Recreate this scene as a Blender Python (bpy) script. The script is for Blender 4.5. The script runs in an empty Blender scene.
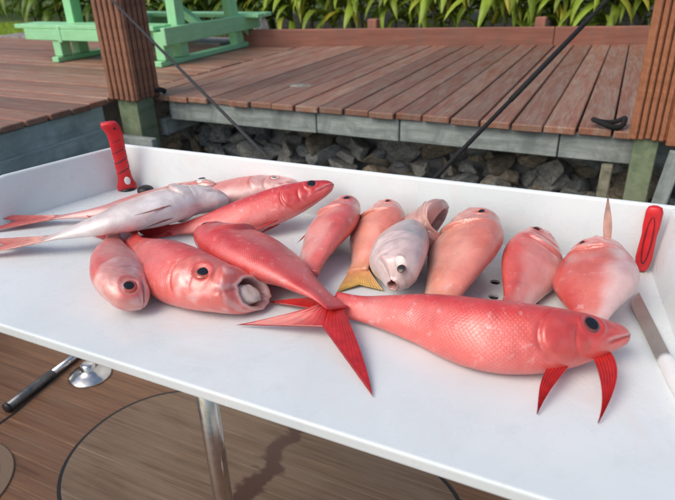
import bpy, bmesh, math, random
import numpy as np
from mathutils import Vector, Matrix, noise

random.seed(7)
rng = np.random.default_rng(11)
scene = bpy.context.scene
COL = scene.collection
rad = math.radians

# ------------------------------------------------------------------ camera
# table top is z = 0, x runs along the table, y away from the camera
CAM_H = 0.5
F_PX, CX, CY = 586.0, 337.5, 250.0          # focal length in photo pixels (675 wide)


def _ray(u, v):
    return np.array([(u - CX) / F_PX, -(v - CY) / F_PX, -1.0])


_Y = _ray(648, -48); _Y /= np.linalg.norm(_Y)
_X = -_ray(-1028, 2); _X -= _Y * _X.dot(_Y); _X /= np.linalg.norm(_X)
_Z = np.cross(_X, _Y)
ROT = np.array([_X, _Y, _Z])

cam_d = bpy.data.cameras.new('camera')
cam = bpy.data.objects.new('camera', cam_d)
COL.objects.link(cam)
cam_d.sensor_fit = 'HORIZONTAL'
cam_d.sensor_width = 36.0
cam_d.lens = 36.0 * F_PX / 675.0
cam_d.clip_start = 0.02
cam_d.clip_end = 500.0
m4 = Matrix([list(ROT[i]) + [0] for i in range(3)] + [[0, 0, 0, 1]])
cam.matrix_world = Matrix.Translation((0, 0, CAM_H)) @ m4
cam_d.dof.use_dof = True
cam_d.dof.focus_distance = 1.08
cam_d.dof.aperture_fstop = 7.0
scene.camera = cam

# ------------------------------------------------------------------ light
SUN_EL, SUN_AZ = 46.0, -150.0                 # azimuth measured from +Y towards +X
world = bpy.data.worlds.new('World')
scene.world = world
world.use_nodes = True
wn = world.node_tree
wn.nodes.clear()
sky = wn.nodes.new('ShaderNodeTexSky')
sky.sky_type = 'NISHITA'
sky.sun_disc = False
sky.sun_elevation = rad(SUN_EL)
sky.sun_rotation = rad(SUN_AZ)
sky.air_density = 1.0
sky.dust_density = 3.5
sky.ozone_density = 0.6
bg = wn.nodes.new('ShaderNodeBackground')
bg.inputs['Strength'].default_value = 0.148
wo = wn.nodes.new('ShaderNodeOutputWorld')
wn.links.new(sky.outputs[0], bg.inputs['Color'])
wn.links.new(bg.outputs[0], wo.inputs['Surface'])
sun_d = bpy.data.lights.new('sun', 'SUN')
sun_d.energy = 1.25
sun_d.angle = rad(38)
sun_d.color = (1.0, 0.96, 0.90)
sun = bpy.data.objects.new('sun', sun_d)
COL.objects.link(sun)
_sd = Vector((math.sin(rad(SUN_AZ)) * math.cos(rad(SUN_EL)), math.cos(rad(SUN_AZ)) * math.cos(rad(SUN_EL)), math.sin(rad(SUN_EL))))
sun.rotation_euler = (-_sd).to_track_quat('-Z', 'Y').to_euler()
scene.view_settings.view_transform = 'Standard'
scene.view_settings.look = 'None'
scene.view_settings.gamma = 1.0
scene.view_settings.exposure = 0.10


# ------------------------------------------------------------------ helpers
def at(u, v, z=0.0):
    """point on the horizontal plane z seen at photo pixel (u, v)"""
    w = ROT @ _ray(u, v)
    s = (z - CAM_H) / w[2]
    return np.array([0, 0, CAM_H]) + w * s


def at_y(u, v, y):
    w = ROT @ _ray(u, v)
    return np.array([0, 0, CAM_H]) + w * (y / w[1])


def link(o, parent=None):
    COL.objects.link(o)
    if parent is not None:
        o.parent = parent
    return o


def mesh_obj(name, verts, faces, mat=None, parent=None, smooth=False):
    me = bpy.data.meshes.new(name)
    me.from_pydata([tuple(map(float, v)) for v in verts], [], faces)
    me.update()
    if smooth:
        me.polygons.foreach_set('use_smooth', [True] * len(me.polygons))
    if mat:
        me.materials.append(mat)
    return link(bpy.data.objects.new(name, me), parent)


def bm_obj(name, bm, mat=None, parent=None, smooth=False):
    me = bpy.data.meshes.new(name)
    bmesh.ops.recalc_face_normals(bm, faces=bm.faces)
    bm.to_mesh(me)
    bm.free()
    if smooth:
        me.polygons.foreach_set('use_smooth', [True] * len(me.polygons))
    if mat:
        me.materials.append(mat)
    return link(bpy.data.objects.new(name, me), parent)


def empty(name, loc=(0, 0, 0)):
    o = bpy.data.objects.new(name, None)
    o.empty_display_size = 0.05
    o.location = loc
    return link(o)


def tag(o, label=None, cat=None, group=None, kind=None):
    if label: o['label'] = label
    if cat: o['category'] = cat
    if group: o['group'] = group
    if kind: o['kind'] = kind
    return o


def box_bm(sx, sy, sz, bev=0.0, seg=1):
    bm = bmesh.new()
    bmesh.ops.create_cube(bm, size=1.0)
    bmesh.ops.scale(bm, vec=(sx, sy, sz), verts=bm.verts)
    if bev > 0:
        bmesh.ops.bevel(bm, geom=bm.edges[:], offset=bev, segments=seg, affect='EDGES', profile=0.6)
    return bm


def beam(name, p0, p1, w, h, mat, parent=None, up=(0, 0, 1), bev=0.004, seg=1, smooth=False):
    """board from p0 to p1 (centre line), w across, h along up"""
    p0, p1 = Vector(p0), Vector(p1)
    if parent is not None and parent.type == 'EMPTY' and parent.parent is None:
        p0 = p0 - parent.location; p1 = p1 - parent.location
    d = (p1 - p0)
    bm = box_bm(d.length, w, h, bev, seg)
    x = d.normalized()
    z = Vector(up); z = (z - x * z.dot(x)).normalized()
    y = z.cross(x)
    o = bm_obj(name, bm, mat, parent, smooth)
    M = Matrix((x, y, z)).transposed().to_4x4()
    M.translation = (p0 + p1) / 2
    o.matrix_local = M
    return o


def lathe(name, prof, mat, parent=None, n=40, loc=(0, 0, 0), smooth=True):
    verts, faces = [], []
    for r, z in prof:
        for k in range(n):
            a = 2 * math.pi * k / n
            verts.append((r * math.cos(a), r * math.sin(a), z))
    for i in range(len(prof) - 1):
        for k in range(n):
            a, b = i * n + k, i * n + (k + 1) % n
            faces.append((a, b, b + n, a + n))
    faces.append(tuple(range(n))[::-1])
    faces.append(tuple((len(prof) - 1) * n + k for k in range(n)))
    o = mesh_obj(name, verts, faces, mat, parent, smooth)
    o.location = loc
    return o


def tube(name, pts, r, mat, parent=None, n=12, closed=False):
    pts = [np.array(p, float) for p in pts]
    verts, faces = [], []
    N = len(pts)
    prev = None
    for i, p in enumerate(pts):
        if closed:
            t = pts[(i + 1) % N] - pts[i - 1]
        else:
            t = pts[min(i + 1, N - 1)] - pts[max(i - 1, 0)]
        t = t / np.linalg.norm(t)
        ref = prev if prev is not None else (np.array([0, 0, 1.0]) if abs(t[2]) < .9 else np.array([1.0, 0, 0]))
        a = ref - t * ref.dot(t); a /= np.linalg.norm(a)
        prev = a
        b = np.cross(t, a)
        rr = r[i] if hasattr(r, '__len__') else r
        for k in range(n):
            q = 2 * math.pi * k / n
            verts.append(p + rr * (math.cos(q) * a + math.sin(q) * b))
    for i in range(N if closed else N - 1):
        for k in range(n):
            i2 = (i + 1) % N
            faces.append((i * n + k, i * n + (k + 1) % n, i2 * n + (k + 1) % n, i2 * n + k))
    if not closed:
        faces.append(tuple(range(n))[::-1]); faces.append(tuple((N - 1) * n + k for k in range(n)))
    return mesh_obj(name, verts, faces, mat, parent, True)


# ------------------------------------------------------------------ materials
class NT:
    def __init__(self, name):
        self.m = bpy.data.materials.new(name)
        self.m.use_nodes = True
        self.t = self.m.node_tree
        self.b = self.t.nodes['Principled BSDF']

    def n(self, kind, **kw):
        nd = self.t.nodes.new('ShaderNode' + kind)
        for k, v in kw.items():
            if k in nd.inputs.keys():
                nd.inputs[k].default_value = v
            else:
                setattr(nd, k, v)
        return nd

    def l(self, a, b):
        self.t.links.new(a, b)

    def set(self, **kw):
        for k, v in kw.items():
            self.b.inputs[k.replace('_', ' ')].default_value = v

    def coords(self, scale=(1, 1, 1), kind='Object', rot=(0, 0, 0)):
        tc = self.n('TexCoord')
        mp = self.n('Mapping')
        mp.inputs['Scale'].default_value = scale
        mp.inputs['Rotation'].default_value = rot
        self.l(tc.outputs[kind], mp.inputs['Vector'])
        return mp.outputs[0]

    def noise(self, vec, scale=5, detail=5, rough=.55, dist=0.0):
        nd = self.n('TexNoise', Scale=scale, Detail=detail, Roughness=rough, Distortion=dist)
        self.l(vec, nd.inputs['Vector'])
        return nd.outputs['Fac']

    def ramp(self, fac, stops):
        r = self.n('ValToRGB')
        e = r.color_ramp.elements
        while len(e) > 1: e.remove(e[-1])
        for i, (p, c) in enumerate(stops):
            c = (c, c, c, 1) if isinstance(c, (int, float)) else (*c, 1)
            if i == 0:
                e[0].position = p; e[0].color = c
            else:
                x = e.new(p); x.color = c
        self.l(fac, r.inputs[0])
        return r.outputs[0]

    def math(self, op, a, b=None, c=None, clamp=False):
        nd = self.n('Math', operation=op, use_clamp=clamp)
        for i, x in enumerate((a, b, c)):
            if x is None: continue
            if isinstance(x, (int, float)): nd.inputs[i].default_value = x
            else: self.l(x, nd.inputs[i])
        return nd.outputs[0]

    def mix(self, fac, a, b, mode='MIX'):
        nd = self.n('Mix', data_type='RGBA', blend_type=mode)
        for sock, x in ((nd.inputs[0], fac), (nd.inputs[6], a), (nd.inputs[7], b)):
            if isinstance(x, (int, float)): sock.default_value = x
            elif isinstance(x, tuple): sock.default_value = (*x, 1) if len(x) == 3 else x
            else: self.l(x, sock)
        return nd.outputs[2]

    def bump(self, h, strength=.3, dist=.01, prev=None):
        b = self.n('Bump', Strength=strength, Distance=dist)
        self.l(h, b.inputs['Height'])
        if prev is not None: self.l(prev, b.inputs['Normal'])
        return b.outputs[0]

    def out(self, color=None, rough=None, normal=None):
        if color is not None: self.l(color, self.b.inputs['Base Color'])
        if rough is not None: self.l(rough, self.b.inputs['Roughness'])
        if normal is not None: self.l(normal, self.b.inputs['Normal'])
        return self.m


def mat_plain(name, col, rough=.5, metal=0, nscale=30, var=.15, bump=.1, bdist=.002):
    t = NT(name)
    v = t.coords()
    f = t.noise(v, nscale, 6)
    c = t.ramp(f, [(.3, tuple(x * (1 - var) for x in col)), (.7, tuple(min(1, x * (1 + var)) for x in col))])
    t.set(Metallic=metal)
    r = t.ramp(f, [(.2, max(0, rough - .1)), (.8, min(1, rough + .12))])
    return t.out(c, r, t.bump(f, bump, bdist))


def mat_tray():
    t = NT('white_tray_plastic')
    v = t.coords()
    big = t.noise(v, 3.2, 6, .6, .4)
    fine = t.noise(v, 60, 5, .6)
    c = t.ramp(big, [(.3, (.64, .71, .72)), (.62, (.74, .79, .80))])
    pk = t.noise(v, 9, 7, .68, .9)
    pm = t.ramp(pk, [(.54, 0.0), (.76, .30)])
    c = t.mix(pm, c, (.72, .60, .56))
    gr = t.noise(v, 17, 8, .75, .3)
    gm = t.ramp(gr, [(.56, 0.0), (.8, .38)])
    c = t.mix(gm, c, (.50, .53, .54))
    # fine knife scratches
    sv = t.coords((3, 90, 3), rot=(0, 0, .5))
    sc = t.ramp(t.noise(sv, 3, 3), [(.66, 0.0), (.72, .16)])
    c = t.mix(sc, c, (.52, .55, .57))
    r = t.ramp(pk, [(.35, .50), (.62, .16)])
    nb = t.bump(fine, .12, .0012)
    nb = t.bump(big, .10, .004, nb)
    return t.out(c, r, nb)


def mat_deckboard():
    t = NT('weathered_red_deck_paint')
    oi = t.n('ObjectInfo')
    tc = t.n('TexCoord')
    add = t.n('VectorMath', operation='ADD')
    mul = t.n('VectorMath', operation='SCALE'); mul.inputs['Scale'].default_value = 37.0
    cmb = t.n('CombineXYZ')
    t.l(oi.outputs['Random'], cmb.inputs[0]); t.l(oi.outputs['Random'], cmb.inputs[1])
    t.l(cmb.outputs[0], mul.inputs[0])
    t.l(tc.outputs['Object'], add.inputs[0]); t.l(mul.outputs[0], add.inputs[1])

    def cv(s):
        mp = t.n('Mapping'); mp.inputs['Scale'].default_value = s
        t.l(add.outputs[0], mp.inputs['Vector']); return mp.outputs[0]
    wear = t.noise(cv((1.4, 9, 4)), 2.2, 8, .68, .5)
    grain = t.noise(cv((3, 60, 60)), 2.5, 6, .6, .2)
    spot = t.noise(cv((5, 12, 6)), 3.2, 6, .7)
    red = t.ramp(grain, [(.25, (.20, .075, .045)), (.75, (.39, .165, .100))])
    grey = t.ramp(grain, [(.25, (.17, .120, .088)), (.75, (.44, .330, .250))])
    wm = t.ramp(wear, [(.38, 0.0), (.60, .72)])
    base = t.mix(wm, red, grey)
    wht = t.ramp(spot, [(.60, 0.0), (.72, .45)])
    base = t.mix(wht, base, (.52, .45, .36))
    tone = t.ramp(oi.outputs['Random'], [(0, .68), (1, 1.2)])
    base = t.mix(1.0, base, tone, 'MULTIPLY')
    r = t.ramp(wear, [(.35, .46), (.7, .68)])
    nb = t.bump(grain, .35, .003)
    return t.out(base, r, nb)


def mat_wood(name, a, b, stain=None, scale=(2, 30, 30), rough=.7, amount=.5):
    t = NT(name)
    v = t.coords(scale)
    g = t.noise(v, 2.5, 7, .62, .4)
    c = t.ramp(g, [(.28, a), (.72, b)])
    if stain:
        s = t.noise(t.coords(), 6, 7, .7, .5)
        sm = t.ramp(s, [(.45, 0.0), (.65, amount)])
        c = t.mix(sm, c, stain)
    r = t.ramp(g, [(.3, rough - .08), (.7, rough + .1)])
    return t.out(c, r, t.bump(g, .4, .004))


def mat_rock():
    t = NT('damp_grey_rock')
    oi = t.n('ObjectInfo')
    v = t.coords()
    a = t.noise(v, 2.6, 8, .65, .5)
    b = t.noise(v, 14, 8, .7)
    g = t.ramp(a, [(.3, (.30, .305, .295)), (.5, (.50, .50, .47)), (.7, (.66, .63, .56))])
    d = t.ramp(b, [(.35, .65), (.65, 1.15)])
    c = t.mix(1.0, g, d, 'MULTIPLY')
    br = t.ramp(oi.outputs['Random'], [(0, (.62, .68, .72)), (.55, (1, .98, .92)), (.8, (1.1, .92, .70)), (1, (.75, .62, .48))])
    c = t.mix(1.0, c, br, 'MULTIPLY')
    t.set(Roughness=.8)
    mo = t.ramp(t.noise(v, 5.5, 9, .75, .8), [(.38, .52), (.60, 1.02)])
    c = t.mix(1.0, c, mo, 'MULTIPLY')
    return t.out(c, None, t.bump(b, .6, .02))


def mat_teak(name, ca, cb, pale, stain=False):
    """synthetic teak: fine lengthwise strips and pale caulk lines along x"""
    t = NT(name)
    tc = t.n('TexCoord')
    sep = t.n('SeparateXYZ')
    ofs = t.n('VectorMath', operation='ADD'); ofs.inputs[1].default_value = (-1.0, 1.0, -1.4)
    t.l(tc.outputs['Object'], ofs.inputs[0])
    t.l(ofs.outputs[0], sep.inputs[0])
    strip = t.noise(t.coords((.8, 34, 1)), 3.0, 8, .72, .3)
    patch = t.noise(t.coords((1.0, 3.5, 1)), 3.5, 6, .6, .3)
    c = t.ramp(strip, [(.32, ca), (.66, cb)])
    pm = t.ramp(patch, [(.42, 0.0), (.68, .6)])
    c = t.mix(pm, c, pale)
    per = t.math('MODULO', t.math('ADD', sep.outputs[1], 10.0), 0.051)
    ln = t.math('LESS_THAN', per, 0.0022)
    brk = t.ramp(t.noise(t.coords((1.5, 6, 1)), 3, 4), [(.42, .0), (.66, .42)])
    lm = t.math('MULTIPLY', ln, brk)
    c = t.mix(lm, c, (.52, .38, .24))
    rough = t.ramp(patch, [(.3, .42), (.7, .62)])
    h = t.math('MULTIPLY', ln, -1.0)
    if stain:
        # a trail of spilled water/blood with its own ragged outline
        wob = t.n('TexNoise', Scale=9.0, Detail=4.0)
        t.l(t.coords((1, 1.6, 1)), wob.inputs['Vector'])
        wx = t.math('MULTIPLY', t.math('SUBTRACT', wob.outputs['Fac'], .5), .16)
        px = t.math('ADD', sep.outputs[0], wx)
        dx = t.math('ABSOLUTE', t.math('SUBTRACT', px, t.math('ADD', -.800, t.math('MULTIPLY', t.math('SUBTRACT', sep.outputs[1], 1.1), .05))))
        wid = t.math('ADD', .020, t.math('MULTIPLY', t.math('SUBTRACT', 1.2, sep.outputs[1]), .05))
        in1 = t.ramp(t.math('SUBTRACT', dx, wid), [(0.0, 1.0), (.016, 0.0)])
        in2 = t.math('LESS_THAN', sep.outputs[1], 1.31)
        in3 = t.math('GREATER_THAN', sep.outputs[1], 0.80)
        sm = t.math('MULTIPLY', t.math('MULTIPLY', in1, in2), in3)
        c = t.mix(t.math('MULTIPLY', sm, .88), c, (.055, .020, .010))
        rough = t.mix(sm, rough, (.34, .34, .34))
    return t.out(c, rough, t.bump(t.math('ADD', strip, h), .3, .0015))


def mat_fish():
    t = NT('wet_fish_skin')
    at_ = t.n('Attribute', attribute_name='Col')
    uv = t.n('UVMap', uv_map='UVMap')
    sep = t.n('SeparateXYZ')
    t.l(uv.outputs[0], sep.inputs[0])
    u, v = sep.outputs[0], sep.outputs[1]        # scale counts
    row = t.math('FLOOR', v)
    u2 = t.math('ADD', u, t.math('MULTIPLY', t.math('MODULO', row, 2.0), .5))
    fu = t.math('FRACT', u2)
    fv = t.math('SUBTRACT', t.math('FRACT', v), .5)
    arc = t.math('ADD', fu, t.math('MULTIPLY', t.math('MULTIPLY', fv, fv), 1.6))
    arc = t.math('FRACT', arc)
    sc = t.ramp(arc, [(0, 0.0), (.18, .75), (.8, 1.0), (1, .0)])
    mask = at_.outputs['Alpha']
    oc = t.coords()
    blotch = t.noise(oc, 26, 7, .65, .4)
    fine = t.noise(oc, 240, 4, .6)
    col = at_.outputs['Color']
    bl = t.ramp(blotch, [(.30, (.80, .74, .74)), (.5, (1, 1, 1)), (.72, (1.12, 1.16, 1.16))])
    c = t.mix(1.0, col, bl, 'MULTIPLY')
    edge = t.ramp(sc, [(0, .78), (.6, 1.07)])
    edge = t.mix(mask, (1, 1, 1), edge)
    c = t.mix(1.0, c, edge, 'MULTIPLY')
    # little silver scale flecks, strengthened to paint in some pale sheen
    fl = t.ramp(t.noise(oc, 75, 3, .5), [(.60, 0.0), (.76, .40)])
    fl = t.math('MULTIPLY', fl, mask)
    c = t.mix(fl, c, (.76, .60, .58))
    # silvery scales, with pale sky sheen painted into the colour in patches
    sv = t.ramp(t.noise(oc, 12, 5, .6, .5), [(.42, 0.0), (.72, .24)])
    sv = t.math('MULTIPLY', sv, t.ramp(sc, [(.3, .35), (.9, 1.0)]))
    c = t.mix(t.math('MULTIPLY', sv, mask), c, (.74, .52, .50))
    rough = t.ramp(blotch, [(.3, .30), (.7, .50)])
    h = t.math('MULTIPLY', sc, mask)
    nb = t.bump(h, .26, .0012)
    nb = t.bump(blotch, .30, .004, nb)
    nb = t.bump(fine, .14, .0008, nb)
    lump = t.noise(oc, 55, 5, .6, .6)
    cn = t.bump(lump, .55, .004)
    cn = t.bump(h, .30, .0012, cn)
    t.l(cn, t.b.inputs['Coat Normal'])
    t.set(Coat_Weight=.75, Coat_Roughness=.22, Subsurface_Weight=.10, Subsurface_Scale=.01, Specular_IOR_Level=.85, Metallic=.06)
    t.b.inputs['Subsurface Radius'].default_value = (1.0, .35, .25)
    return t.out(c, rough, nb)


def mat_fin():
    t = NT('wet_fish_fin')
    at_ = t.n('Attribute', attribute_name='Col')
    f = t.noise(t.coords(), 60, 5, .6)
    c = t.mix(1.0, at_.outputs['Color'], t.ramp(f, [(.3, (.75, .72, .72)), (.7, (1.15, 1.15, 1.1))]), 'MULTIPLY')
    t.set(Roughness=.34, Coat_Weight=.25)
    return t.out(c, None, t.bump(f, .2, .001))


def mat_leaf(name, dark, light, yellow):
    t = NT(name)
    oi = t.n('ObjectInfo')
    v = t.coords((3, 40, 3))
    f = t.noise(v, 3, 4, .5)
    c = t.ramp(f, [(.3, dark), (.7, light)])
    ym = t.ramp(oi.outputs['Random'], [(.72, 0.0), (.95, .8)])
    c = t.mix(ym, c, yellow)
    tone = t.ramp(oi.outputs['Random'], [(0, .6), (.5, 1.1), (1, .95)])
    c = t.mix(1.0, c, tone, 'MULTIPLY')
    t.set(Roughness=.38)
    m = t.out(c, None, t.bump(f, .3, .003))
    tr = t.n('BsdfTranslucent')
    t.l(c, tr.inputs['Color'])
    mx = t.n('MixShader', Fac=.42)
    t.l(t.b.outputs[0], mx.inputs[1]); t.l(tr.outputs[0], mx.inputs[2])
    t.l(mx.outputs[0], t.t.nodes['Material Output'].inputs['Surface'])
    return m


def mat_ground():
    t = NT('mulch_and_grass')
    tc = t.n('TexCoord'); sep = t.n('SeparateXYZ'); t.l(tc.outputs['Object'], sep.inputs[0])
    f = t.noise(t.coords(), 9, 8, .7)
    soil = t.ramp(f, [(.3, (.035, .028, .02)), (.7, (.13, .11, .085))])
    grass = t.ramp(f, [(.3, (.04, .075, .015)), (.7, (.13, .19, .05))])
    g = t.ramp(t.math('ADD', sep.outputs[0], t.math('MULTIPLY', f, 1.2)), [(0, 1.0), (1, 0.0)])
    mask = t.math('LESS_THAN', t.math('ADD', sep.outputs[0], f), -4.6)
    c = t.mix(mask, soil, grass)
    t.set(Roughness=.95)
    return t.out(c, None, t.bump(f, .8, .05))


def mat_water():
    t = NT('harbour_water')
    f = t.noise(t.coords((1, 1.6, 1)), 6, 4, .5)
    t.set(Base_Color=(.012, .03, .03, 1), Roughness=.06)
    return t.out(None, None, t.bump(f, .3, .03))


M_TRAY = mat_tray()
M_DECK = mat_deckboard()
M_FASC = mat_wood('grey_green_treated_lumber', (.18, .215, .20), (.42, .46, .43), (.13, .155, .145), (2, 16, 16), .75, .7)
M_TEAL = mat_wood('painted_blue_green_beam', (.28, .37, .345), (.46, .56, .53), (.20, .25, .235), (1.5, 10, 10), .6, .7)
M_GPOST = mat_wood('mossy_green_post', (.10, .15, .085), (.24, .30, .17), (.30, .28, .20), (10, 10, 2), .8, .4)
M_BROWN = mat_wood('reddish_brown_cladding', (.26, .095, .042), (.48, .20, .10), (.19, .075, .04), (14, 14, 1.2), .55, .45)
M_DARKBROWN = mat_wood('dark_brown_cladding', (.18, .078, .045), (.38, .175, .10), (.10, .045, .03), (14, 14, 1.2), .55, .5)
M_CURB = mat_wood('red_brown_kerb_board', (.22, .085, .056), (.37, .155, .105), (.20, .125, .10), (1.2, 12, 12), .6, .5)
M_GREEN = mat_wood('mint_green_paint', (.28, .66, .34), (.36, .76, .43), (.25, .56, .30), (3, 14, 14), .42, .4)
M_ROCK = mat_rock()
M_TEAK = mat_teak('brown_synthetic_teak', (.085, .038, .018), (.215, .108, .055), (.155, .095, .058))
M_TEAK2 = mat_teak('grey_tan_hatch_teak', (.085, .050, .028), (.205, .135, .082), (.205, .152, .105), stain=True)
M_STEEL = mat_plain('brushed_stainless', (.62, .62, .61), .2, 1.0, 60, .08, .05)
M_BLACK = mat_plain('black_rubber', (.012, .012, .013), .5, 0, 80, .3, .1)
M_ROPE = mat_plain('dark_braided_line', (.010, .010, .011), .85, 0, 220, .5, .5)
M_GREYLINE = mat_plain('dark_grey_line', (.030, .031, .034), .8, 0, 220, .4, .5)
M_HULL = mat_plain('white_fibreglass', (.70, .72, .73), .3, 0, 12, .05, .05)
M_GREYPAD = mat_plain('brown_nonskid', (.17, .115, .078), .6, 0, 200, .15, .3)
M_RED = mat_plain('red_knife_plastic', (.62, .018, .025), .36, 0, 40, .12, .1)
M_REDDK = mat_plain('dark_red_groove', (.20, .008, .010), .5, 0, 40, .2, .1)
M_WHITE = mat_plain('white_knife_plastic', (.74, .76, .76), .4, 0, 30, .05, .1)
M_BLADE = mat_plain('stained_knife_blade', (.46, .43, .38), .38, .7, 25, .14, .1)
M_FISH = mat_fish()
M_FIN = mat_fin()
M_LEAF = mat_leaf('bright_strap_leaf', (.22, .37, .03), (.54, .68, .10), (.74, .64, .09))
M_LEAFDK = mat_leaf('dark_strap_leaf', (.08, .17, .022), (.26, .40, .06), (.40, .42, .07))
M_STEM = mat_wood('leafy_stem', (.10, .10, .06), (.30, .28, .20), None, (10, 10, 3))
M_GROUND = mat_ground()
M_WATER = mat_water()
M_PUPIL = mat_plain('fish_pupil', (.014, .014, .018), .12, 0, 20, .2, 0)
M_STONE = mat_plain('pale_grey_boulder', (.26, .25, .235), .85, 0, 9, .4, .8, .03)
M_MOUTH = mat_plain('fish_mouth_lining', (.46, .20, .18), .25, 0, 50, .25, .3)
M_TONGUE = mat_plain('fish_tongue', (.62, .50, .45), .25, 0, 50, .12, .3)
M_STOMACH = mat_plain('glassy_membrane', (.50, .56, .58), .08, 0, 50, .12, .1)


def mat_iris(name, col, ring):
    t = NT(name)
    f = t.noise(t.coords(), 1.6, 5, .6)
    c = t.ramp(f, [(.3, col), (.7, ring)])
    t.set(Roughness=.12, Coat_Weight=.6)
    return t.out(c)


M_IRIS_RED = mat_iris('red_iris', (.36, .045, .034), (.56, .13, .08))
M_IRIS_SIL = mat_iris('silver_iris', (.55, .55, .50), (.72, .70, .62))
M_IRIS_GREY = mat_iris('grey_iris', (.12, .115, .12), (.22, .20, .20))
M_IRIS_DARK = mat_iris('dark_iris', (.10, .035, .03), (.24, .07, .05))

# ------------------------------------------------------------------ ground, water
DOCK_Z = -0.18
g = mesh_obj('ground', [(-60, 5.2, -.26), (60, 5.2, -.26), (60, 120, -.26), (-60, 120, -.26)], [(0, 1, 2, 3)], M_GROUND)
tag(g, kind='structure')
# bank that carries the stones below the dock
bk = mesh_obj('bank', [(-60, 2.75, -1.6), (60, 2.75, -1.6), (60, 3.30, -.30), (-60, 3.30, -.30), (60, 5.2, -.264), (-60, 5.2, -.264)],
              [(0, 1, 2, 3), (3, 2, 4, 5)], M_STONE)
tag(bk, kind='structure')
w = mesh_obj('water', [(-80, -60, -1.35), (80, -60, -1.35), (80, 3.2, -1.35), (-80, 3.2, -1.35)], [(0, 1, 2, 3)], M_WATER)
tag(w, kind='structure')

# ------------------------------------------------------------------ dock
dock = empty('dock', (0, 0, DOCK_Z))
tag(dock, 'weathered red-brown plank dock with grey-green side boards behind the white tray', 'dock')
PW, PT = 0.132, 0.032


def plank_mesh(length):
    bm = box_bm(length, PW, PT, .004, 1)
    me = bpy.data.meshes.new('plank')
    bm.to_mesh(me); bm.free()
    me.materials.append(M_DECK)
    return me


# main dock: boards run away from the camera
Y0, Y1 = 2.73, 5.75
pm = plank_mesh(Y1 - Y0)
x = -2.62
while x < 3.4:
    o = bpy.data.objects.new('plank', pm)
    link(o, dock)
    o.location = (x, (Y0 + Y1) / 2 + random.uniform(-.018, .012), -PT / 2 + random.uniform(-.003, .003))
    o.rotation_euler = (random.uniform(-.006, .006), 0, math.pi / 2 + random.uniform(-.0012, .0012))
    x += PW + .0075 + random.uniform(0, .004)
# left arm: boards run across
X0, X1 = -7.4, -2.70
pm2 = plank_mesh(X1 - X0)
y = 0.2
while y < 4.75:
    o = bpy.data.objects.new('plank', pm2)
    link(o, dock)
    o.location = ((X0 + X1) / 2 + random.uniform(-.015, .022), y, -PT / 2 + random.uniform(-.003, .003))
    o.rotation_euler = (random.uniform(-.006, .006), 0, random.uniform(-.001, .001))
    y += PW + .0075 + random.uniform(0, .004)
# fascia boards on the water side of the main dock (butted lengths)
fx = [-2.44, -1.45, -.98, -.22, 1.05, 2.4, 3.4]
for a, b in zip(fx[:-1], fx[1:]):
    beam('fascia_board', (a + .003, 2.775, DOCK_Z - .091 + random.uniform(-.002, .002)), (b - .003, 2.775 + random.uniform(-.003, .003), DOCK_Z - .091), .04, .115, M_FASC, dock)
# joists under the deck
for jx in (-2.5, -1.9, -1.3, -.7, -.1, .5, 1.1, 1.7):
    beam('joist', (jx, 2.84, DOCK_Z - .105), (jx, 5.1, DOCK_Z - .105), .045, .13, M_FASC, dock)
# blue green beams under the left arm
beam('edge_beam', (-2.735, .2, DOCK_Z - .098), (-2.735, 2.50, DOCK_Z - .098), .05, .125, M_TEAL, dock)
beam('edge_beam', (-2.71, .2, DOCK_Z - .215), (-2.71, 2.50, DOCK_Z - .215), .045, .115, M_TEAL, dock)
beam('cross_beam', (-2.50, 2.74, DOCK_Z - .20), (-2.42, 4.2, DOCK_Z - .16), .05, .10, M_FASC, dock)
beam('cross_beam', (-2.71, 2.50, DOCK_Z - .235), (-2.36, 2.50, DOCK_Z - .235), .045, .075, M_FASC, dock)
for py_ in (.6, 1.7):
    beam('pile', (-2.82, py_, -1.9), (-2.82, py_, DOCK_Z - .10), .12, .12, M_GPOST, dock, up=(0, 1, 0))
# kerb along the far edge
k0, k1 = at(275, 46, DOCK_Z), at(600, 44.5, DOCK_Z)


def kerb(x, z=0.0, dy=0.0):
    s_ = (x - k0[0]) / (k1[0] - k0[0])
    return (x, k0[1] + (k1[1] - k0[1]) * s_ + dy, DOCK_Z + z)


for a, b in ((-3.25, -.60), (-.595, 1.4), (1.405, 3.4)):
    beam('kerb_board', kerb(a, .055, .022), kerb(b, .055, .022), .045, .175, M_CURB, dock, bev=.006)
for px in (-2.1, -.72, 1.0, 2.3):
    beam('kerb_post', kerb(px, -.05, .10), kerb(px, .215, .10), .09, .09, M_CURB, dock, up=(0, 1, 0), bev=.008)
# pebbles and flecks of debris on the boards are too small to build


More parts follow.
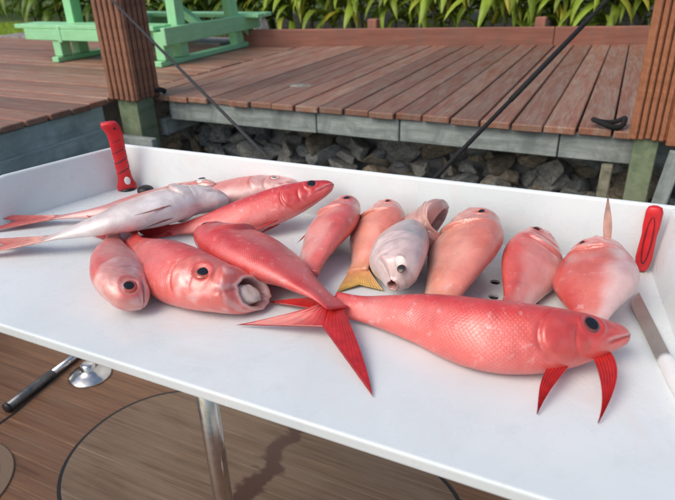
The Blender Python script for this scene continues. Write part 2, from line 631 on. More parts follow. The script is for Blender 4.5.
def clad_post(name, x0, x1, y0, y1, zb, zt, mat, label, zroot, nrib):
    p = empty(name, ((x0 + x1) / 2, (y0 + y1) / 2, zroot))
    tag(p, label, 'post', 'clad dock posts')
    cx_, cy_ = (x0 + x1) / 2, (y0 + y1) / 2
    W, D = x1 - x0, y1 - y0
    beam('core', (cx_, cy_, zroot), (cx_, cy_, zb + .01), W * .72, D * .72, M_GPOST, p, up=(0, 1, 0))
    beam('shaft', (cx_, cy_, zb), (cx_, cy_, zt), W - .03, D - .03, mat, p, up=(0, 1, 0))
    wr = W / nrib
    for i in range(nrib):
        xx = x0 + (i + .5) * wr
        for yy in (y0 + .004, y1 - .004):
            beam('batten', (xx, yy, zb + random.uniform(-.004, .004)), (xx, yy, zt), wr * .80, .022, mat, p, up=(0, 1, 0), bev=.005)
    nd = max(3, round(D / wr)); wd = D / nd
    for i in range(nd):
        yy = y0 + (i + .5) * wd
        for xx in (x0 + .004, x1 - .004):
            beam('batten', (xx, yy, zb + random.uniform(-.004, .004)), (xx, yy, zt), .022, wd * .80, mat, p, up=(0, 1, 0), bev=.005)
    return p


clad_post('dock_post', -2.675, -2.475, 2.53, 2.73, DOCK_Z + .0, 2.3, M_DARKBROWN,
          'dark brown ribbed post on the dock corner in front of the picnic table', -1.8, 5)
rp = clad_post('dock_post', .062, .185, 2.60, 2.72, DOCK_Z + .005, 2.3, M_BROWN,
               'orange-brown ribbed post at the right edge above the red knife handle', -1.8, 5)
beam('side_board', (.245, 2.60, DOCK_Z - .01), (.245, 2.60, 2.3), .11, .03, M_BROWN, rp, up=(0, 1, 0), bev=.005)
beam('white_brace', (.19, 2.56, -.62), (.235, 2.56, DOCK_Z - .02), .055, .03, M_FASC, rp, up=(0, 1, 0))
rp.children[-1]['label'] = 'pale weathered board fixed to the green post'
beam('teal_board', (.33, 2.58, -1.5), (.33, 2.58, DOCK_Z - .02), .12, .03, M_TEAL, rp, up=(0, 1, 0))
beam('stake', (-.005, 2.66, -.9), (-.005, 2.66, -.31), .045, .04, M_STEM, dock, up=(0, 1, 0))

# loop of black rope on the dock edge by the right post
lp = []
c0 = at(611, 124, DOCK_Z + .015)
for k in range(40):
    a = 2 * math.pi * k / 40
    lp.append((c0[0] + .062 * math.cos(a) - .01 * math.cos(2 * a), c0[1] + .05 * math.sin(a) + .02 * math.cos(a), DOCK_Z + .012 + .012 * (1 + math.sin(a * 2 + 1))))
tag(tube('rope_loop', lp, .011, M_ROPE, None, 10, True), 'black rope loop lying on the dock edge beside the right post', 'rope')

lp = []
c0 = at(157, 91, DOCK_Z + .02)
for k in range(60):
    a = 4 * math.pi * k / 60
    lp.append((c0[0] + .05 * math.cos(a) * (1 + .15 * math.sin(a / 2)), c0[1] + .035 * math.sin(a), DOCK_Z + .016 + .022 * (k / 60) + .006 * math.sin(a * 1.5)))
tag(tube('rope_coil', lp, .011, M_ROPE, None, 8), 'small dark coil of rope at the foot of the left ribbed post', 'rope')

# ------------------------------------------------------------------ stones under the dock
wall = empty('rock_bank', (0, 3.1, -1.35))
tag(wall, 'bank of piled grey rocks in the shade under the dock', 'rocks')
rock_meshes = []
for k in range(10):
    bm = bmesh.new()
    bmesh.ops.create_icosphere(bm, subdivisions=3, radius=1.0)
    off = Vector((k * 7.3, k * 3.1, k * 1.7))
    # cut with random planes for facets, then roughen
    planes = [(Vector((random.gauss(0, 1), random.gauss(0, 1), random.gauss(0, 1))).normalized(), random.uniform(.42, .78)) for _ in range(13)]
    for v in bm.verts:
        p = v.co.copy()
        for n_, d_ in planes:
            e = p.dot(n_) - d_
            if e > 0: p -= n_ * e * .99
        p *= 1 + .10 * noise.noise(p * 1.6 + off) + .05 * noise.noise(p * 5 + off)
        v.co = p
    me = bpy.data.meshes.new('rock')
    bm.to_mesh(me); bm.free()
    me.materials.append(M_ROCK)
    me.polygons.foreach_set('use_smooth', [False] * len(me.polygons))
    rock_meshes.append(me)


def add_rock(x, y, z, s):
    o = bpy.data.objects.new('rock', random.choice(rock_meshes))
    link(o, wall)
    o.location = (x, y - 3.1, z + 1.35)
    o.scale = (s * random.uniform(.95, 1.5), s * random.uniform(.7, 1.0), s * random.uniform(.6, .9))
    o.rotation_euler = (random.uniform(-.4, .4), random.uniform(-.3, .3), random.uniform(0, 6.28))


for row in range(2, 11):
    x = -2.9 + random.uniform(0, .2)
    yy = 2.90 + row * .034
    zz = -.98 + row * .070
    while x < 1.0:
        s = random.choice((.05, .065, .08, .10, .125)) * random.uniform(.85, 1.15)
        add_rock(x, yy + random.uniform(-.05, .05), zz + random.uniform(-.03, .03), s)
        x += s * random.uniform(1.25, 1.6)
for k in range(24):
    add_rock(random.uniform(-4.6, -2.9), random.uniform(1.2, 3.2), -1.0 + random.uniform(-.1, .25), random.uniform(.10, .2))

# ------------------------------------------------------------------ picnic table
ZB = .105
nb0 = np.array([-4.64, 3.52, 0.0]); blen = 1.44
ax = np.array([math.cos(.03), math.sin(.03), 0.0])
ay = np.array([-ax[1], ax[0], 0.0])
pt = empty('picnic_table', (nb0[0], nb0[1], DOCK_Z))
tag(pt, 'mint green painted wooden picnic table with attached benches on the dock', 'picnic table')


def P(a, b, z):
    q = np.array([nb0[0], nb0[1], 0]) + ax * a + ay * b
    return (q[0], q[1], z)


DW = 1.36                                     # frame depth
for k in range(2):
    beam('bench_plank', P(0, .065 + k * .125, ZB - .015), P(blen, .065 + k * .125, ZB - .015), .118, .032, M_GREEN, pt)
    beam('bench_plank', P(.1, DW - .19 + k * .125, ZB - .015), P(blen + .24, DW - .19 + k * .125, ZB - .015), .118, .032, M_GREEN, pt)
ZT = .40
for k in range(5):
    beam('table_plank', P(.05, .27 + k * .15, ZT), P(blen - .02, .27 + k * .15, ZT), .142, .035, M_GREEN, pt)
beam('apron', P(.1, .02, ZB - .075), P(blen - .05, .02, ZB - .075), .03, .085, M_GREEN, pt)
for fa in (.42, blen + .02):
    beam('runner', P(fa, -.03, DOCK_Z + .022), P(fa, DW + .03, DOCK_Z + .022), .07, .04, M_GREEN, pt)
    beam('bench_support', P(fa + .065, .0, ZB - .070), P(fa + .065, DW, ZB - .070), .04, .125, M_GREEN, pt)
    for b in (.07, .26, DW - .28, DW - .08):
        tall = b in (.26, DW - .28)
        lean = .0 if b < .3 else -.05
        if tall:
            beam('leg', P(fa, b, DOCK_Z + .045), P(fa, b + (.0 if b < .5 else -.10), ZT - .05), .085, .105, M_GREEN, pt, up=tuple(ay))
        else:
            beam('leg', P(fa, b, DOCK_Z + .045), P(fa, b + lean, ZB - .04), .085, .105, M_GREEN, pt, up=tuple(ay))
    beam('table_support', P(fa, .22, ZT - .055), P(fa, DW - .2, ZT - .055), .04, .07, M_GREEN, pt)
    sgn = 1 if fa < .8 else -1
    beam('brace', P(fa + .045 * sgn, .62, ZB - .05), P(fa + .50 * sgn, .62, ZT - .03), .07, .06, M_GREEN, pt)

# ------------------------------------------------------------------ plants behind the dock


def leaf_mesh(length, width, arch, droop, mat, name='leaf'):
    n = 9
    verts, faces = [], []
    for i in range(n + 1):
        s = i / n
        a = arch - (arch + droop) * s ** 1.3
        if i == 0:
            xx = zz = 0.0
        else:
            xx += math.cos(a) * length / n; zz += math.sin(a) * length / n
        wv = width * (math.sin(math.pi * min(1, s * .93 + .07)) ** .75) * (1 - .25 * s) + .002
        if i == n: wv = .0015
        verts += [(xx, -wv / 2, zz + wv * .22), (xx, 0, zz), (xx, wv / 2, zz + wv * .22)]
    for i in range(n):
        for k in range(2):
            a0 = i * 3 + k
            faces.append((a0, a0 + 1, a0 + 4, a0 + 3))
    me = bpy.data.meshes.new(name)
    # thin solid blade
    nv = len(verts)
    verts2 = verts + [(x, y, z - .0016) for x, y, z in verts]
    faces2 = faces + [tuple(nv + q for q in f[::-1]) for f in faces]
    for i in range(n):
        faces2.append((i * 3, i * 3 + 3, nv + i * 3 + 3, nv + i * 3))
        faces2.append((i * 3 + 2 + 3, i * 3 + 2, nv + i * 3 + 2, nv + i * 3 + 5))
    me.from_pydata(verts2, [], faces2)
    me.materials.append(mat)
    me.polygons.foreach_set('use_smooth', [True] * len(me.polygons))
    return me


def leaf_set(mat):
    return [leaf_mesh(random.uniform(.50, .78), random.uniform(.075, .115), random.uniform(.5, 1.2), random.uniform(.5, 1.35), mat) for _ in range(8)]


LV_B, LV_D = leaf_set(M_LEAF), leaf_set(M_LEAFDK)


def plant(x, y, label, leaves, nl=26, size=1.0, hmax=.75):
    p = empty('leafy_plant', (x, y, -.26))
    tag(p, label, 'plant', 'strap-leaved plants behind the dock')
    ns = 4
    stems = []
    for k in range(ns):
        dx, dy = random.uniform(-.16, .16), random.uniform(-.12, .12)
        h = random.uniform(.45, .9) * hmax * size / .75
        lx, ly = random.uniform(-.12, .12), random.uniform(-.12, .12)
        stems.append((dx, dy, h, lx, ly))
        tube('stem', [(dx, dy, 0), (dx + lx * .5, dy + ly * .5, h * .5), (dx + lx, dy + ly, h)], [.016, .013, .008], M_STEM, p, 6)
    for k in range(nl):
        dx, dy, h, lx, ly = stems[k % ns]
        s = random.uniform(.22, 1.0)
        o = bpy.data.objects.new('leaf', random.choice(leaves))
        link(o, p)
        o.location = (dx + lx * s, dy + ly * s, h * s)
        az = random.uniform(0, 2 * math.pi) if k % 2 else random.uniform(math.pi * 1.1, math.pi * 1.9)
        o.rotation_euler = (random.uniform(-.3, .3), random.uniform(-.3, .45), az)
        sc_ = size * random.uniform(.75, 1.2)
        o.scale = (sc_, sc_, sc_)


spots = [  # x, y, bright?, label
    (.42, 6.4, 1, 'bright green strap-leaved plant beside the right brown post'),
    (-.12, 6.35, 1, 'bright green strap-leaved plant behind the upper end of the black line'),
    (-.62, 6.35, 1, 'bright leafy plant just right of the short kerb post'),
    (-1.15, 6.3, 1, 'broad-leaved green plant just left of the short kerb post'),
    (-1.72, 6.28, 1, 'yellowish leafy plant at the middle of the kerb'),
    (-2.25, 6.32, 1, 'leafy plant with yellow tips left of the middle of the kerb'),
    (-2.85, 6.25, 1, 'light green leafy plant with bare pale stem behind the kerb'),
    (-3.45, 6.3, 1, 'green leafy plant just right of the picnic table'),
    (-4.1, 6.3, 0, 'dark leafy plant behind the right bench of the picnic table'),
    (-4.75, 6.2, 0, 'dark leafy plant behind the middle of the picnic table'),
    (-5.5, 6.4, 0, 'dark leafy plant behind the ribbed corner post'),
    (-6.2, 6.1, 0, 'dark leafy plant beside the pale boulder'),
    (-7.0, 6.2, 0, 'dark leafy plant in the upper left corner by the grass'),
    (-7.9, 6.4, 0, 'outermost dark leafy plant at the upper left edge'),
    (1.0, 6.2, 1, 'bright leafy plant hidden mostly by the right post'),
]
for (sx, sy, br, lab) in spots:
    plant(sx, sy, lab, LV_B if br else LV_D, 60 if br else 48, 1.0 if br else 1.1)

# dense foliage behind: uncountable leaves
verts, faces = [], []
for k in range(15000):
    xx = random.uniform(-12, 6); yy = random.uniform(6.9, 9.2)
    top = 1.5 + .6 * noise.noise(Vector((xx * .9, yy * .6, 0)))
    zz = -.25 + random.random() ** .8 * (top + .25)
    L = random.uniform(.10, .26); W = L * random.uniform(.2, .4)
    d = Vector((random.gauss(0, 1), random.gauss(0, 1), random.gauss(-.2, .7))).normalized()
    s = d.cross(Vector((random.gauss(0, 1), random.gauss(0, 1), random.gauss(0, 1)))).normalized()
    c = Vector((xx, yy, zz)); i0 = len(verts)
    verts += [c, c + d * L * .5 + s * W * .5, c + d * L, c + d * L * .5 - s * W * .5]
    faces.append((i0, i0 + 1, i0 + 2, i0 + 3))
hd = mesh_obj('foliage', verts, faces, M_LEAFDK)
tag(hd, 'mass of dark green foliage behind the row of plants', 'foliage', kind='stuff')

# grass on the left beyond the dock
verts, faces = [], []
for k in range(14000):
    xx = random.uniform(-10, -4.4); yy = random.uniform(4.95, 6.6)
    h = random.uniform(.03, .09); a = random.uniform(0, 6.28); wv = .006
    dx, dy = math.cos(a) * wv, math.sin(a) * wv
    lx, ly = random.uniform(-.03, .03), random.uniform(-.03, .03)
    i0 = len(verts)
    zg = -.26 if yy > 5.2 else -.264
    verts += [(xx - dx, yy - dy, zg), (xx + dx, yy + dy, zg), (xx + lx, yy + ly, zg + h)]
    faces.append((i0, i0 + 1, i0 + 2))
tag(mesh_obj('grass', verts, faces, M_LEAF), 'strip of short green grass beyond the left dock boards', 'grass', kind='stuff')


def boulder(x, y, s, label):
    o = bpy.data.objects.new('boulder', rock_meshes[2].copy())
    o.data.materials.clear(); o.data.materials.append(M_STONE)
    link(o)
    o.location = (x, y, -.26 + s * .45)
    o.scale = (s, s * .8, s * .9)
    tag(o, label, 'boulder', 'boulders among the plants')


boulder(-5.75, 5.75, .30, 'pale grey boulder behind the left end of the picnic table')
boulder(-3.75, 5.75, .22, 'grey boulder behind the right end of the picnic table')
boulder(-.1, 6.45, .28, 'grey boulder among the bright plants near the right post')

# pale concrete slab edge seen below the picnic bench
tag(beam('concrete_slab', (-6.6, 4.98, DOCK_Z - .02), (-3.5, 4.98, DOCK_Z - .02), .42, .08, M_STONE), 'pale concrete slab along the dock behind the picnic table', 'slab')

# ------------------------------------------------------------------ boat
FL = -0.9
boat = empty('boat', (-1, 1.0, -1.4))
tag(boat, 'boat with brown synthetic teak cockpit floor under the fish table', 'boat')


def rounded_rect(x0, x1, y0, y1, r, n=14):
    pts = []
    for (cx_, cy_, a0) in ((x1 - r, y1 - r, 0), (x0 + r, y1 - r, 90), (x0 + r, y0 + r, 180), (x1 - r, y0 + r, 270)):
        for k in range(n + 1):
            a = rad(a0 + 90 * k / n)
            pts.append((cx_ + r * math.cos(a), cy_ + r * math.sin(a)))
    return pts


def slab(name, outline, z0, z1, mat, parent, bev=0.0, off=(0, 0, 0)):
    bm = bmesh.new()
    vs = [bm.verts.new((x - off[0], y - off[1], z0 - off[2])) for x, y in outline]
    f = bm.faces.new(vs)
    r = bmesh.ops.extrude_face_region(bm, geom=[f])
    up = [v for v in r['geom'] if isinstance(v, bmesh.types.BMVert)]
    bmesh.ops.translate(bm, vec=(0, 0, z1 - z0), verts=up)
    if bev > 0:
        es = [e for e in bm.edges if all(abs(v.co.z - (z1 - off[2])) < 1e-5 for v in e.verts)]
        bmesh.ops.bevel(bm, geom=es, offset=bev, segments=3, affect='EDGES', profile=.5)
    return bm_obj(name, bm, mat, parent)


BO = tuple(boat.location)
# floor as one sheet with openings is not needed: the lid stands 4 mm proud of the sole
fl_out = [(-2.6, -1.5), (1.6, -1.5), (1.6, 1.45), (-2.6, 1.45)]
deck = slab('cockpit_floor', fl_out, FL - .05, FL, M_TEAK, boat, 0, BO)
gasket = slab('hatch_gasket', rounded_rect(-1.432, -.148, .678, 1.322, .312), FL - .01, FL + .0025, M_BLACK, boat, 0, BO)
lid = slab('hatch_lid', rounded_rect(-1.420, -.160, .690, 1.310, .300), FL - .01, FL + .006, M_TEAK2, boat, .003, BO)
lid['label'] = 'grey-tan hatch lid with a dark wet stain'


def disc_outline(cx_, cy_, r, n=48):
    return [(cx_ + r * math.cos(2 * math.pi * k / n), cy_ + r * math.sin(2 * math.pi * k / n)) for k in range(n)]


slab('access_plate_rim', disc_outline(-1.66, .62, .20), FL - .01, FL + .006, M_GREYPAD, boat, .003, BO)
slab('access_plate_gasket', disc_outline(-1.66, .62, .158), FL - .01, FL + .0085, M_BLACK, boat, 0, BO)
slab('access_plate', disc_outline(-1.66, .62, .150), FL - .01, FL + .011, M_TEAK2, boat, .003, BO)
tube('floor_seam', [(-1.752 - BO[0], .45 - BO[1], FL - .002 - BO[2]), (-1.752 - BO[0], .80 - BO[1], FL - .002 - BO[2]), (-1.748 - BO[0], .95 - BO[1], FL - .002 - BO[2]), (-1.80 - BO[0], 1.35 - BO[1], FL - .002 - BO[2])], .006, M_BLACK, boat, 8)
beam('transom', (-2.7, 1.50, -.85), (1.7, 1.50, -.85), .10, 1.0, M_HULL, boat, bev=.03, seg=3)
beam('gunwale', (-2.66, -1.5, -.85), (-2.66, 1.44, -.85), .12, 1.0, M_HULL, boat, bev=.03, seg=3)
beam('gunwale', (1.66, -1.5, -.85), (1.66, 1.44, -.85), .12, 1.0, M_HULL, boat, bev=.03, seg=3)
# stainless socket on the floor
soc = lathe('table_socket', [(.0781, 0), (.080, .004), (.074, .009), (.050, .018), (.032, .026), (.026, .034), (.026, .052), (.018, .056), (.002, .056)], M_STEEL, None, 48, (-1.664, 1.212, FL))
tag(soc, 'round polished steel flange on the brown boat floor', 'flange')
# dark pole lying on the floor
pole = empty('deck_pole', (-1.78, .95, FL))
tag(pole, 'dark metal pole lying on the boat floor beside the steel flange', 'pole')
pd = Vector((-1.800, 1.42, FL + .018)) - Vector((-1.776, .945, FL + .018))
o0 = Vector((-1.776, .945, FL + .018)) - pole.location
M_POLE = mat_plain('dark_grey_pole', (.13, .135, .14), .32, .6, 60, .3, .1)
tube('thick_section', [o0, o0 + pd * .42], .0175, M_POLE, pole, 20)
tube('thin_section', [o0 + pd * .42, o0 + pd], .0145, M_STEEL, pole, 20)
tube('end_cap', [o0 - pd * .02, o0 - pd * .0005], .019, M_BLACK, pole, 20)

# ------------------------------------------------------------------ fish cleaning table
tbl = empty('cleaning_table', (-.637, .70, FL))
tag(tbl, 'white plastic fish-cleaning tray table with raised back and sides on a steel leg', 'table')
TO = np.array(tbl.location)
BACK, FRONT = 1.05, .470
LB, LF = (-1.100, BACK), (-1.262, FRONT)       # left edge, back and front
RB, RF = (.096, BACK), (.178, FRONT)


def tray_top():
    out = [(LF[0], LF[1]), (RF[0], RF[1]), (RB[0] + .004, RB[1] + .004), (LB[0] - .004, LB[1] + .004)]
    bm = bmesh.new()
    vs = [bm.verts.new((x - TO[0], y - TO[1], -.019 - TO[2])) for x, y in out]
    f = bm.faces.new(vs)
    r = bmesh.ops.extrude_face_region(bm, geom=[f])
    up = [v for v in r['geom'] if isinstance(v, bmesh.types.BMVert)]
    bmesh.ops.translate(bm, vec=(0, 0, .019), verts=up)
    es = [e for e in bm.edges if all(v.co.y < FRONT - TO[1] + .001 for v in e.verts)]
    bmesh.ops.bevel(bm, geom=es, offset=.004, segments=3, affect='EDGES', profile=.5)
    return bm_obj('table_top', bm, M_TRAY, tbl)


top = tray_top()
# drain holes cut through the top
holes = [(-.142, .902), (-.134, .852), (-.073, .862), (-.084, .900), (-.205, .905), (-.19, .852)]
bmc = bmesh.new()
for hx, hy in holes:
    r = bmesh.ops.create_cone(bmc, cap_ends=True, segments=24, radius1=.0085, radius2=.0085, depth=.08)
    bmesh.ops.translate(bmc, vec=(hx - TO[0], hy - TO[1], -TO[2]), verts=r['verts'])
cut = bm_obj('drain_cutter', bmc, M_TRAY, tbl)
bo = top.modifiers.new('holes', 'BOOLEAN'); bo.object = cut; bo.solver = 'EXACT'; bo.operation = 'DIFFERENCE'
bpy.context.view_layer.update()
dg = bpy.context.evaluated_depsgraph_get()
nm = bpy.data.meshes.new_from_object(top.evaluated_get(dg))
top.modifiers.clear(); top.data = nm
bpy.data.objects.remove(cut)
for hx, hy in holes:
    lathe('drain_sleeve', [(.0083, -.030), (.0083, -.004), (.0072, -.004), (.0072, -.024), (.001, -.024)], M_BLACK, tbl, 20, (hx - TO[0], hy - TO[1], -TO[2] - .0), True)


def wall_panel(name, p0, p1, zb, h0, h1, lean, thick, side, end_round=None):
    """upright panel from p0 to p1 (inner foot line); outward = side normal; leans outwards"""
    p0, p1 = np.array(p0, float), np.array(p1, float)
    d = p1 - p0; L = np.linalg.norm(d); d /= L
    nrm = np.array([-d[1], d[0]]) * side
    N = 40
    rows = []
    for i in range(N + 1):
        s = i / N
        h = h0 + (h1 - h0) * s
        if end_round:
            dist = (1 - s) * L
            if dist < end_round:
                q = 1 - dist / end_round
                h = h * math.sqrt(max(0.0, 1 - q * q)) * .985 + .0016
        c = p0 + d * L * s
        ring = []
        r = min(thick / 2, h * .4)
        prof = [(0, zb), (lean * (h - r) / h0, h - r)]
        for a in (150, 120, 90, 60, 30):
            prof.append((lean * h / h0 + thick / 2 + r * math.cos(rad(a)), h - r + r * math.sin(rad(a))))
        prof += [(lean * (h - r) / h0 + thick, h - r), (thick, zb)]
        for o_, z in prof:
            q = c + nrm * o_
            ring.append((q[0] - TO[0], q[1] - TO[1], z - TO[2]))
        rows.append(ring)
    m = len(rows[0])
    verts = [v for r_ in rows for v in r_]
    faces = []
    for i in range(N):
        for k in range(m):
            faces.append((i * m + k, i * m + (k + 1) % m, (i + 1) * m + (k + 1) % m, (i + 1) * m + k))
    faces.append(tuple(range(m))); faces.append(tuple(N * m + k for k in range(m))[::-1])
    me = mesh_obj(name, verts, faces, M_TRAY, tbl)
    bm = bmesh.new(); bm.from_mesh(me.data); bmesh.ops.recalc_face_normals(bm, faces=bm.faces); bm.to_mesh(me.data); bm.free()
    me.data.polygons.foreach_set('use_smooth', [True] * len(me.data.polygons))
    me.data.set_sharp_from_angle(angle=rad(40))
    return me


wall_panel('back_wall', (LB[0] - .018, BACK), (RB[0] + .018, BACK), -.0185, .104, .117, .008, .012, 1)
lw1 = np.array(LB) + (np.array(LF) - np.array(LB)) * .62
wall_panel('side_wall', (LB[0] + .0005, LB[1] - .001), tuple(lw1), -.0183, .1035, .1035, .006, .012, -1, .10)
rw1 = np.array(RB) + (np.array(RF) - np.array(RB)) * .62
wall_panel('side_wall', (RB[0] - .0005, RB[1] - .001), tuple(rw1), -.0183, .1165, .1165, .012, .012, 1, .10)
tube('leg', [(0, 0, .004), (0, 0, .88)], .0205, M_STEEL, tbl, 32)
lathe('leg_flange', [(.085, 0), (.085, .006), (.05, .014), (.028, .02), (.024, .05), (.0215, .05)], M_STEEL, tbl, 40)
beam('under_frame', (-1.15, .80, -.036), (.09, .80, -.036), .05, .03, M_STEEL, tbl)
tube('leg', [(.62, 0, .004), (.62, 0, .88)], .0205, M_STEEL, tbl, 32)
lathe('leg_flange', [(.085, 0), (.085, .006), (.05, .014), (.028, .02), (.024, .05), (.0215, .05)], M_STEEL, tbl, 40, (.62, 0, 0))

# ------------------------------------------------------------------ taut lines from the boat to the dock posts
a = at_y(265, 155, 1.62); b = at_y(112, 0, 2.42)
d = b - a
l1 = tube('mooring_line', [a - d * .22, a, b, b + d * .12], .0062, M_GREYLINE, None, 10)
tag(l1, 'thin dark grey line stretched past the left ribbed post', 'line', 'taut lines')
a = at_y(435, 178, 1.62); b = at_y(588, 20, 2.5)
d = b - a
ml = empty('mooring_line', tuple(a - d * .2))
tag(ml, 'thick black line stretched across the right part of the dock', 'line', 'taut lines')
loc = np.array(ml.location)
tube('rope', [a - d * .2 - loc, a + d * .5 - loc, a + d * 1.5 - loc], .0072, M_ROPE, ml, 12)
tube('sleeve', [a + d * .44 - loc, a + d * .98 - loc], .0090, M_ROPE, ml, 14)


# ------------------------------------------------------------------ fish
def cr(ts, vs, t):
    """smooth interpolation (monotone cubic) of scalars or vectors"""
    ts = np.asarray(ts, float); vs = np.asarray(vs, float)
    one = vs.ndim == 1
    if one: vs = vs[:, None]
    h = np.diff(ts); dl = np.diff(vs, axis=0) / h[:, None]
    m = np.zeros_like(vs)
    m[0], m[-1] = dl[0], dl[-1]
    for i in range(1, len(ts) - 1):
        m[i] = (dl[i - 1] * h[i] + dl[i] * h[i - 1]) / (h[i] + h[i - 1])
        if one and dl[i - 1, 0] * dl[i, 0] <= 0: m[i] = 0
    k = np.clip(np.searchsorted(ts, t, side='right') - 1, 0, len(ts) - 2)
    u = (t - ts[k]) / h[k]
    hk = h[k][:, None]; u = u[:, None]
    r = (2 * u**3 - 3 * u**2 + 1) * vs[k] + (u**3 - 2 * u**2 + u) * hk * m[k] + (-2 * u**3 + 3 * u**2) * vs[k + 1] + (u**3 - u**2) * hk * m[k + 1]
    return r[:, 0] if one else r


PT_ = [0, .03, .08, .15, .23, .32, .42, .54, .68, .81, .92, 1.0]
PU = [.03, .115, .215, .33, .425, .485, .51, .48, .375, .235, .150, .165]
PD = [.03, .105, .195, .295, .385, .450, .485, .455, .345, .22, .150, .165]
PWD = [.02, .075, .14, .205, .25, .275, .275, .245, .17, .095, .040, .014]


def eye_mesh():
    def dome(r, depth, n=20, rings=7, zoff=0):
        vs, fs = [], []
        for i in range(rings + 1):
            a = math.pi / 2 * i / rings
            for k in range(n):
                q = 2 * math.pi * k / n
                vs.append((r * math.cos(a) * math.cos(q), r * math.cos(a) * math.sin(q), zoff + depth * math.sin(a)))
        for i in range(rings):
            for k in range(n):
                fs.append((i * n + k, i * n + (k + 1) % n, (i + 1) * n + (k + 1) % n, (i + 1) * n + k))
        fs.append(tuple(range(n))[::-1])
        return vs, fs
    out = []
    for nm, (r, d, z) in (('eye', (1, .30, -.10)), ('pupil', (.60, .075, .160))):
        vs, fs = dome(r, d, 24, 7, z)
        me = bpy.data.meshes.new(nm); me.from_pydata(vs, [], fs)
        me.polygons.foreach_set('use_smooth', [True] * len(me.polygons))
        out.append(me)
    return out


EYE, PUP = eye_mesh()
PUP.materials.append(M_PUPIL)
EYES = {}


def set_cols(me, cols, vidx=None):
    a = me.color_attributes.new('Col', 'FLOAT_COLOR', 'POINT')
    a.data.foreach_set('color', np.asarray(cols, np.float32).ravel())


def sheet(name, grid, cols, thick, parent, rays=0, amp=0.0):
    """solid fin from a grid [i across][j outwards] of points"""
    G = np.asarray(grid, float)
    n, m = G.shape[:2]
    du = np.gradient(G, axis=0); dv = np.gradient(G, axis=1)
    nr = np.cross(du, dv); ln = np.linalg.norm(nr, axis=2, keepdims=True); ln[ln < 1e-12] = 1
    nr /= ln
    s = np.linspace(0, 1, n)[:, None, None]
    j = np.linspace(0, 1, m)[None, :, None]
    th = thick * (1 - .75 * j) * (1 + .35 * np.cos(2 * math.pi * rays * s)) / 2
    off = nr * amp * np.cos(2 * math.pi * rays * s) * (.3 + .7 * j)
    A = (G + off + nr * th).reshape(-1, 3); B = (G + off - nr * th).reshape(-1, 3)
    V = np.vstack([A, B]); K = n * m
    F = []
    for a in range(n - 1):
        for b in range(m - 1):
            q = (a * m + b, (a + 1) * m + b, (a + 1) * m + b + 1, a * m + b + 1)
            F.append(q); F.append(tuple(K + x for x in q[::-1]))
    for b in range(m - 1):
        F.append((b, b + 1, K + b + 1, K + b)); e = (n - 1) * m
        F.append((e + b + 1, e + b, K + e + b, K + e + b + 1))
    for a in range(n - 1):
        F.append(((a + 1) * m, a * m, K + a * m, K + (a + 1) * m))
        F.append((a * m + m - 1, (a + 1) * m + m - 1, K + (a + 1) * m + m - 1, K + a * m + m - 1))
    o = mesh_obj(name, V, F, M_FIN, parent, True)
    c = np.asarray(cols, float).reshape(-1, 3)
    c = np.vstack([c, c]); c = np.hstack([c, np.ones((len(c), 1))])
    set_cols(o.data, c)
    return o


def fincols(n, m, base, tip, rays, edge=None):
    s = np.linspace(0, 1, n)[:, None, None]; j = np.linspace(0, 1, m)[None, :, None]
    c = np.array(base) * (1 - j) + np.array(tip) * j
    c = c * (1 - .15 * (0.5 + .5 * np.cos(2 * math.pi * rays * s + math.pi)))
    if edge is not None:
        w_ = np.clip((j - .86) / .14, 0, 1)
        c = c * (1 - w_) + np.array(edge) * w_
    return np.clip(c, 0, 1)


DBG = False
FISH_COLS = {
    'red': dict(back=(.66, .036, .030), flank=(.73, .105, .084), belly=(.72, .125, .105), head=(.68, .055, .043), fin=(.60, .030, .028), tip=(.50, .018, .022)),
    'deep': dict(back=(.62, .026, .025), flank=(.68, .055, .048), belly=(.68, .12, .105), head=(.64, .036, .033), fin=(.56, .026, .026), tip=(.46, .016, .020)),
    'pink': dict(back=(.67, .085, .068), flank=(.75, .255, .215), belly=(.77, .47, .43), head=(.71, .21, .17), fin=(.63, .085, .068), tip=(.57, .055, .044)),
    'pale': dict(back=(.72, .36, .31), flank=(.79, .65, .61), belly=(.81, .75, .73), head=(.77, .63, .60), fin=(.64, .22, .17), tip=(.62, .09, .06)),
    'belly': dict(back=(.61, .055, .036), flank=(.66, .13, .095), belly=(.72, .46, .435), head=(.67, .29, .255), fin=(.70, .42, .37), tip=(.73, .56, .51)),
    'orange': dict(back=(.71, .175, .115), flank=(.76, .285, .205), belly=(.77, .43, .35), head=(.69, .30, .245), fin=(.68, .24, .10), tip=(.70, .39, .055)),
    'brown': dict(back=(.46, .20, .165), flank=(.60, .33, .28), belly=(.64, .42, .37), head=(.50, .27, .24), fin=(.5, .22, .18), tip=(.5, .2, .16)),
    'grey': dict(back=(.40, .36, .36), flank=(.56, .50, .49), belly=(.77, .71, .69), head=(.62, .45, .43), fin=(.52, .28, .25), tip=(.50, .22, .17)),
}


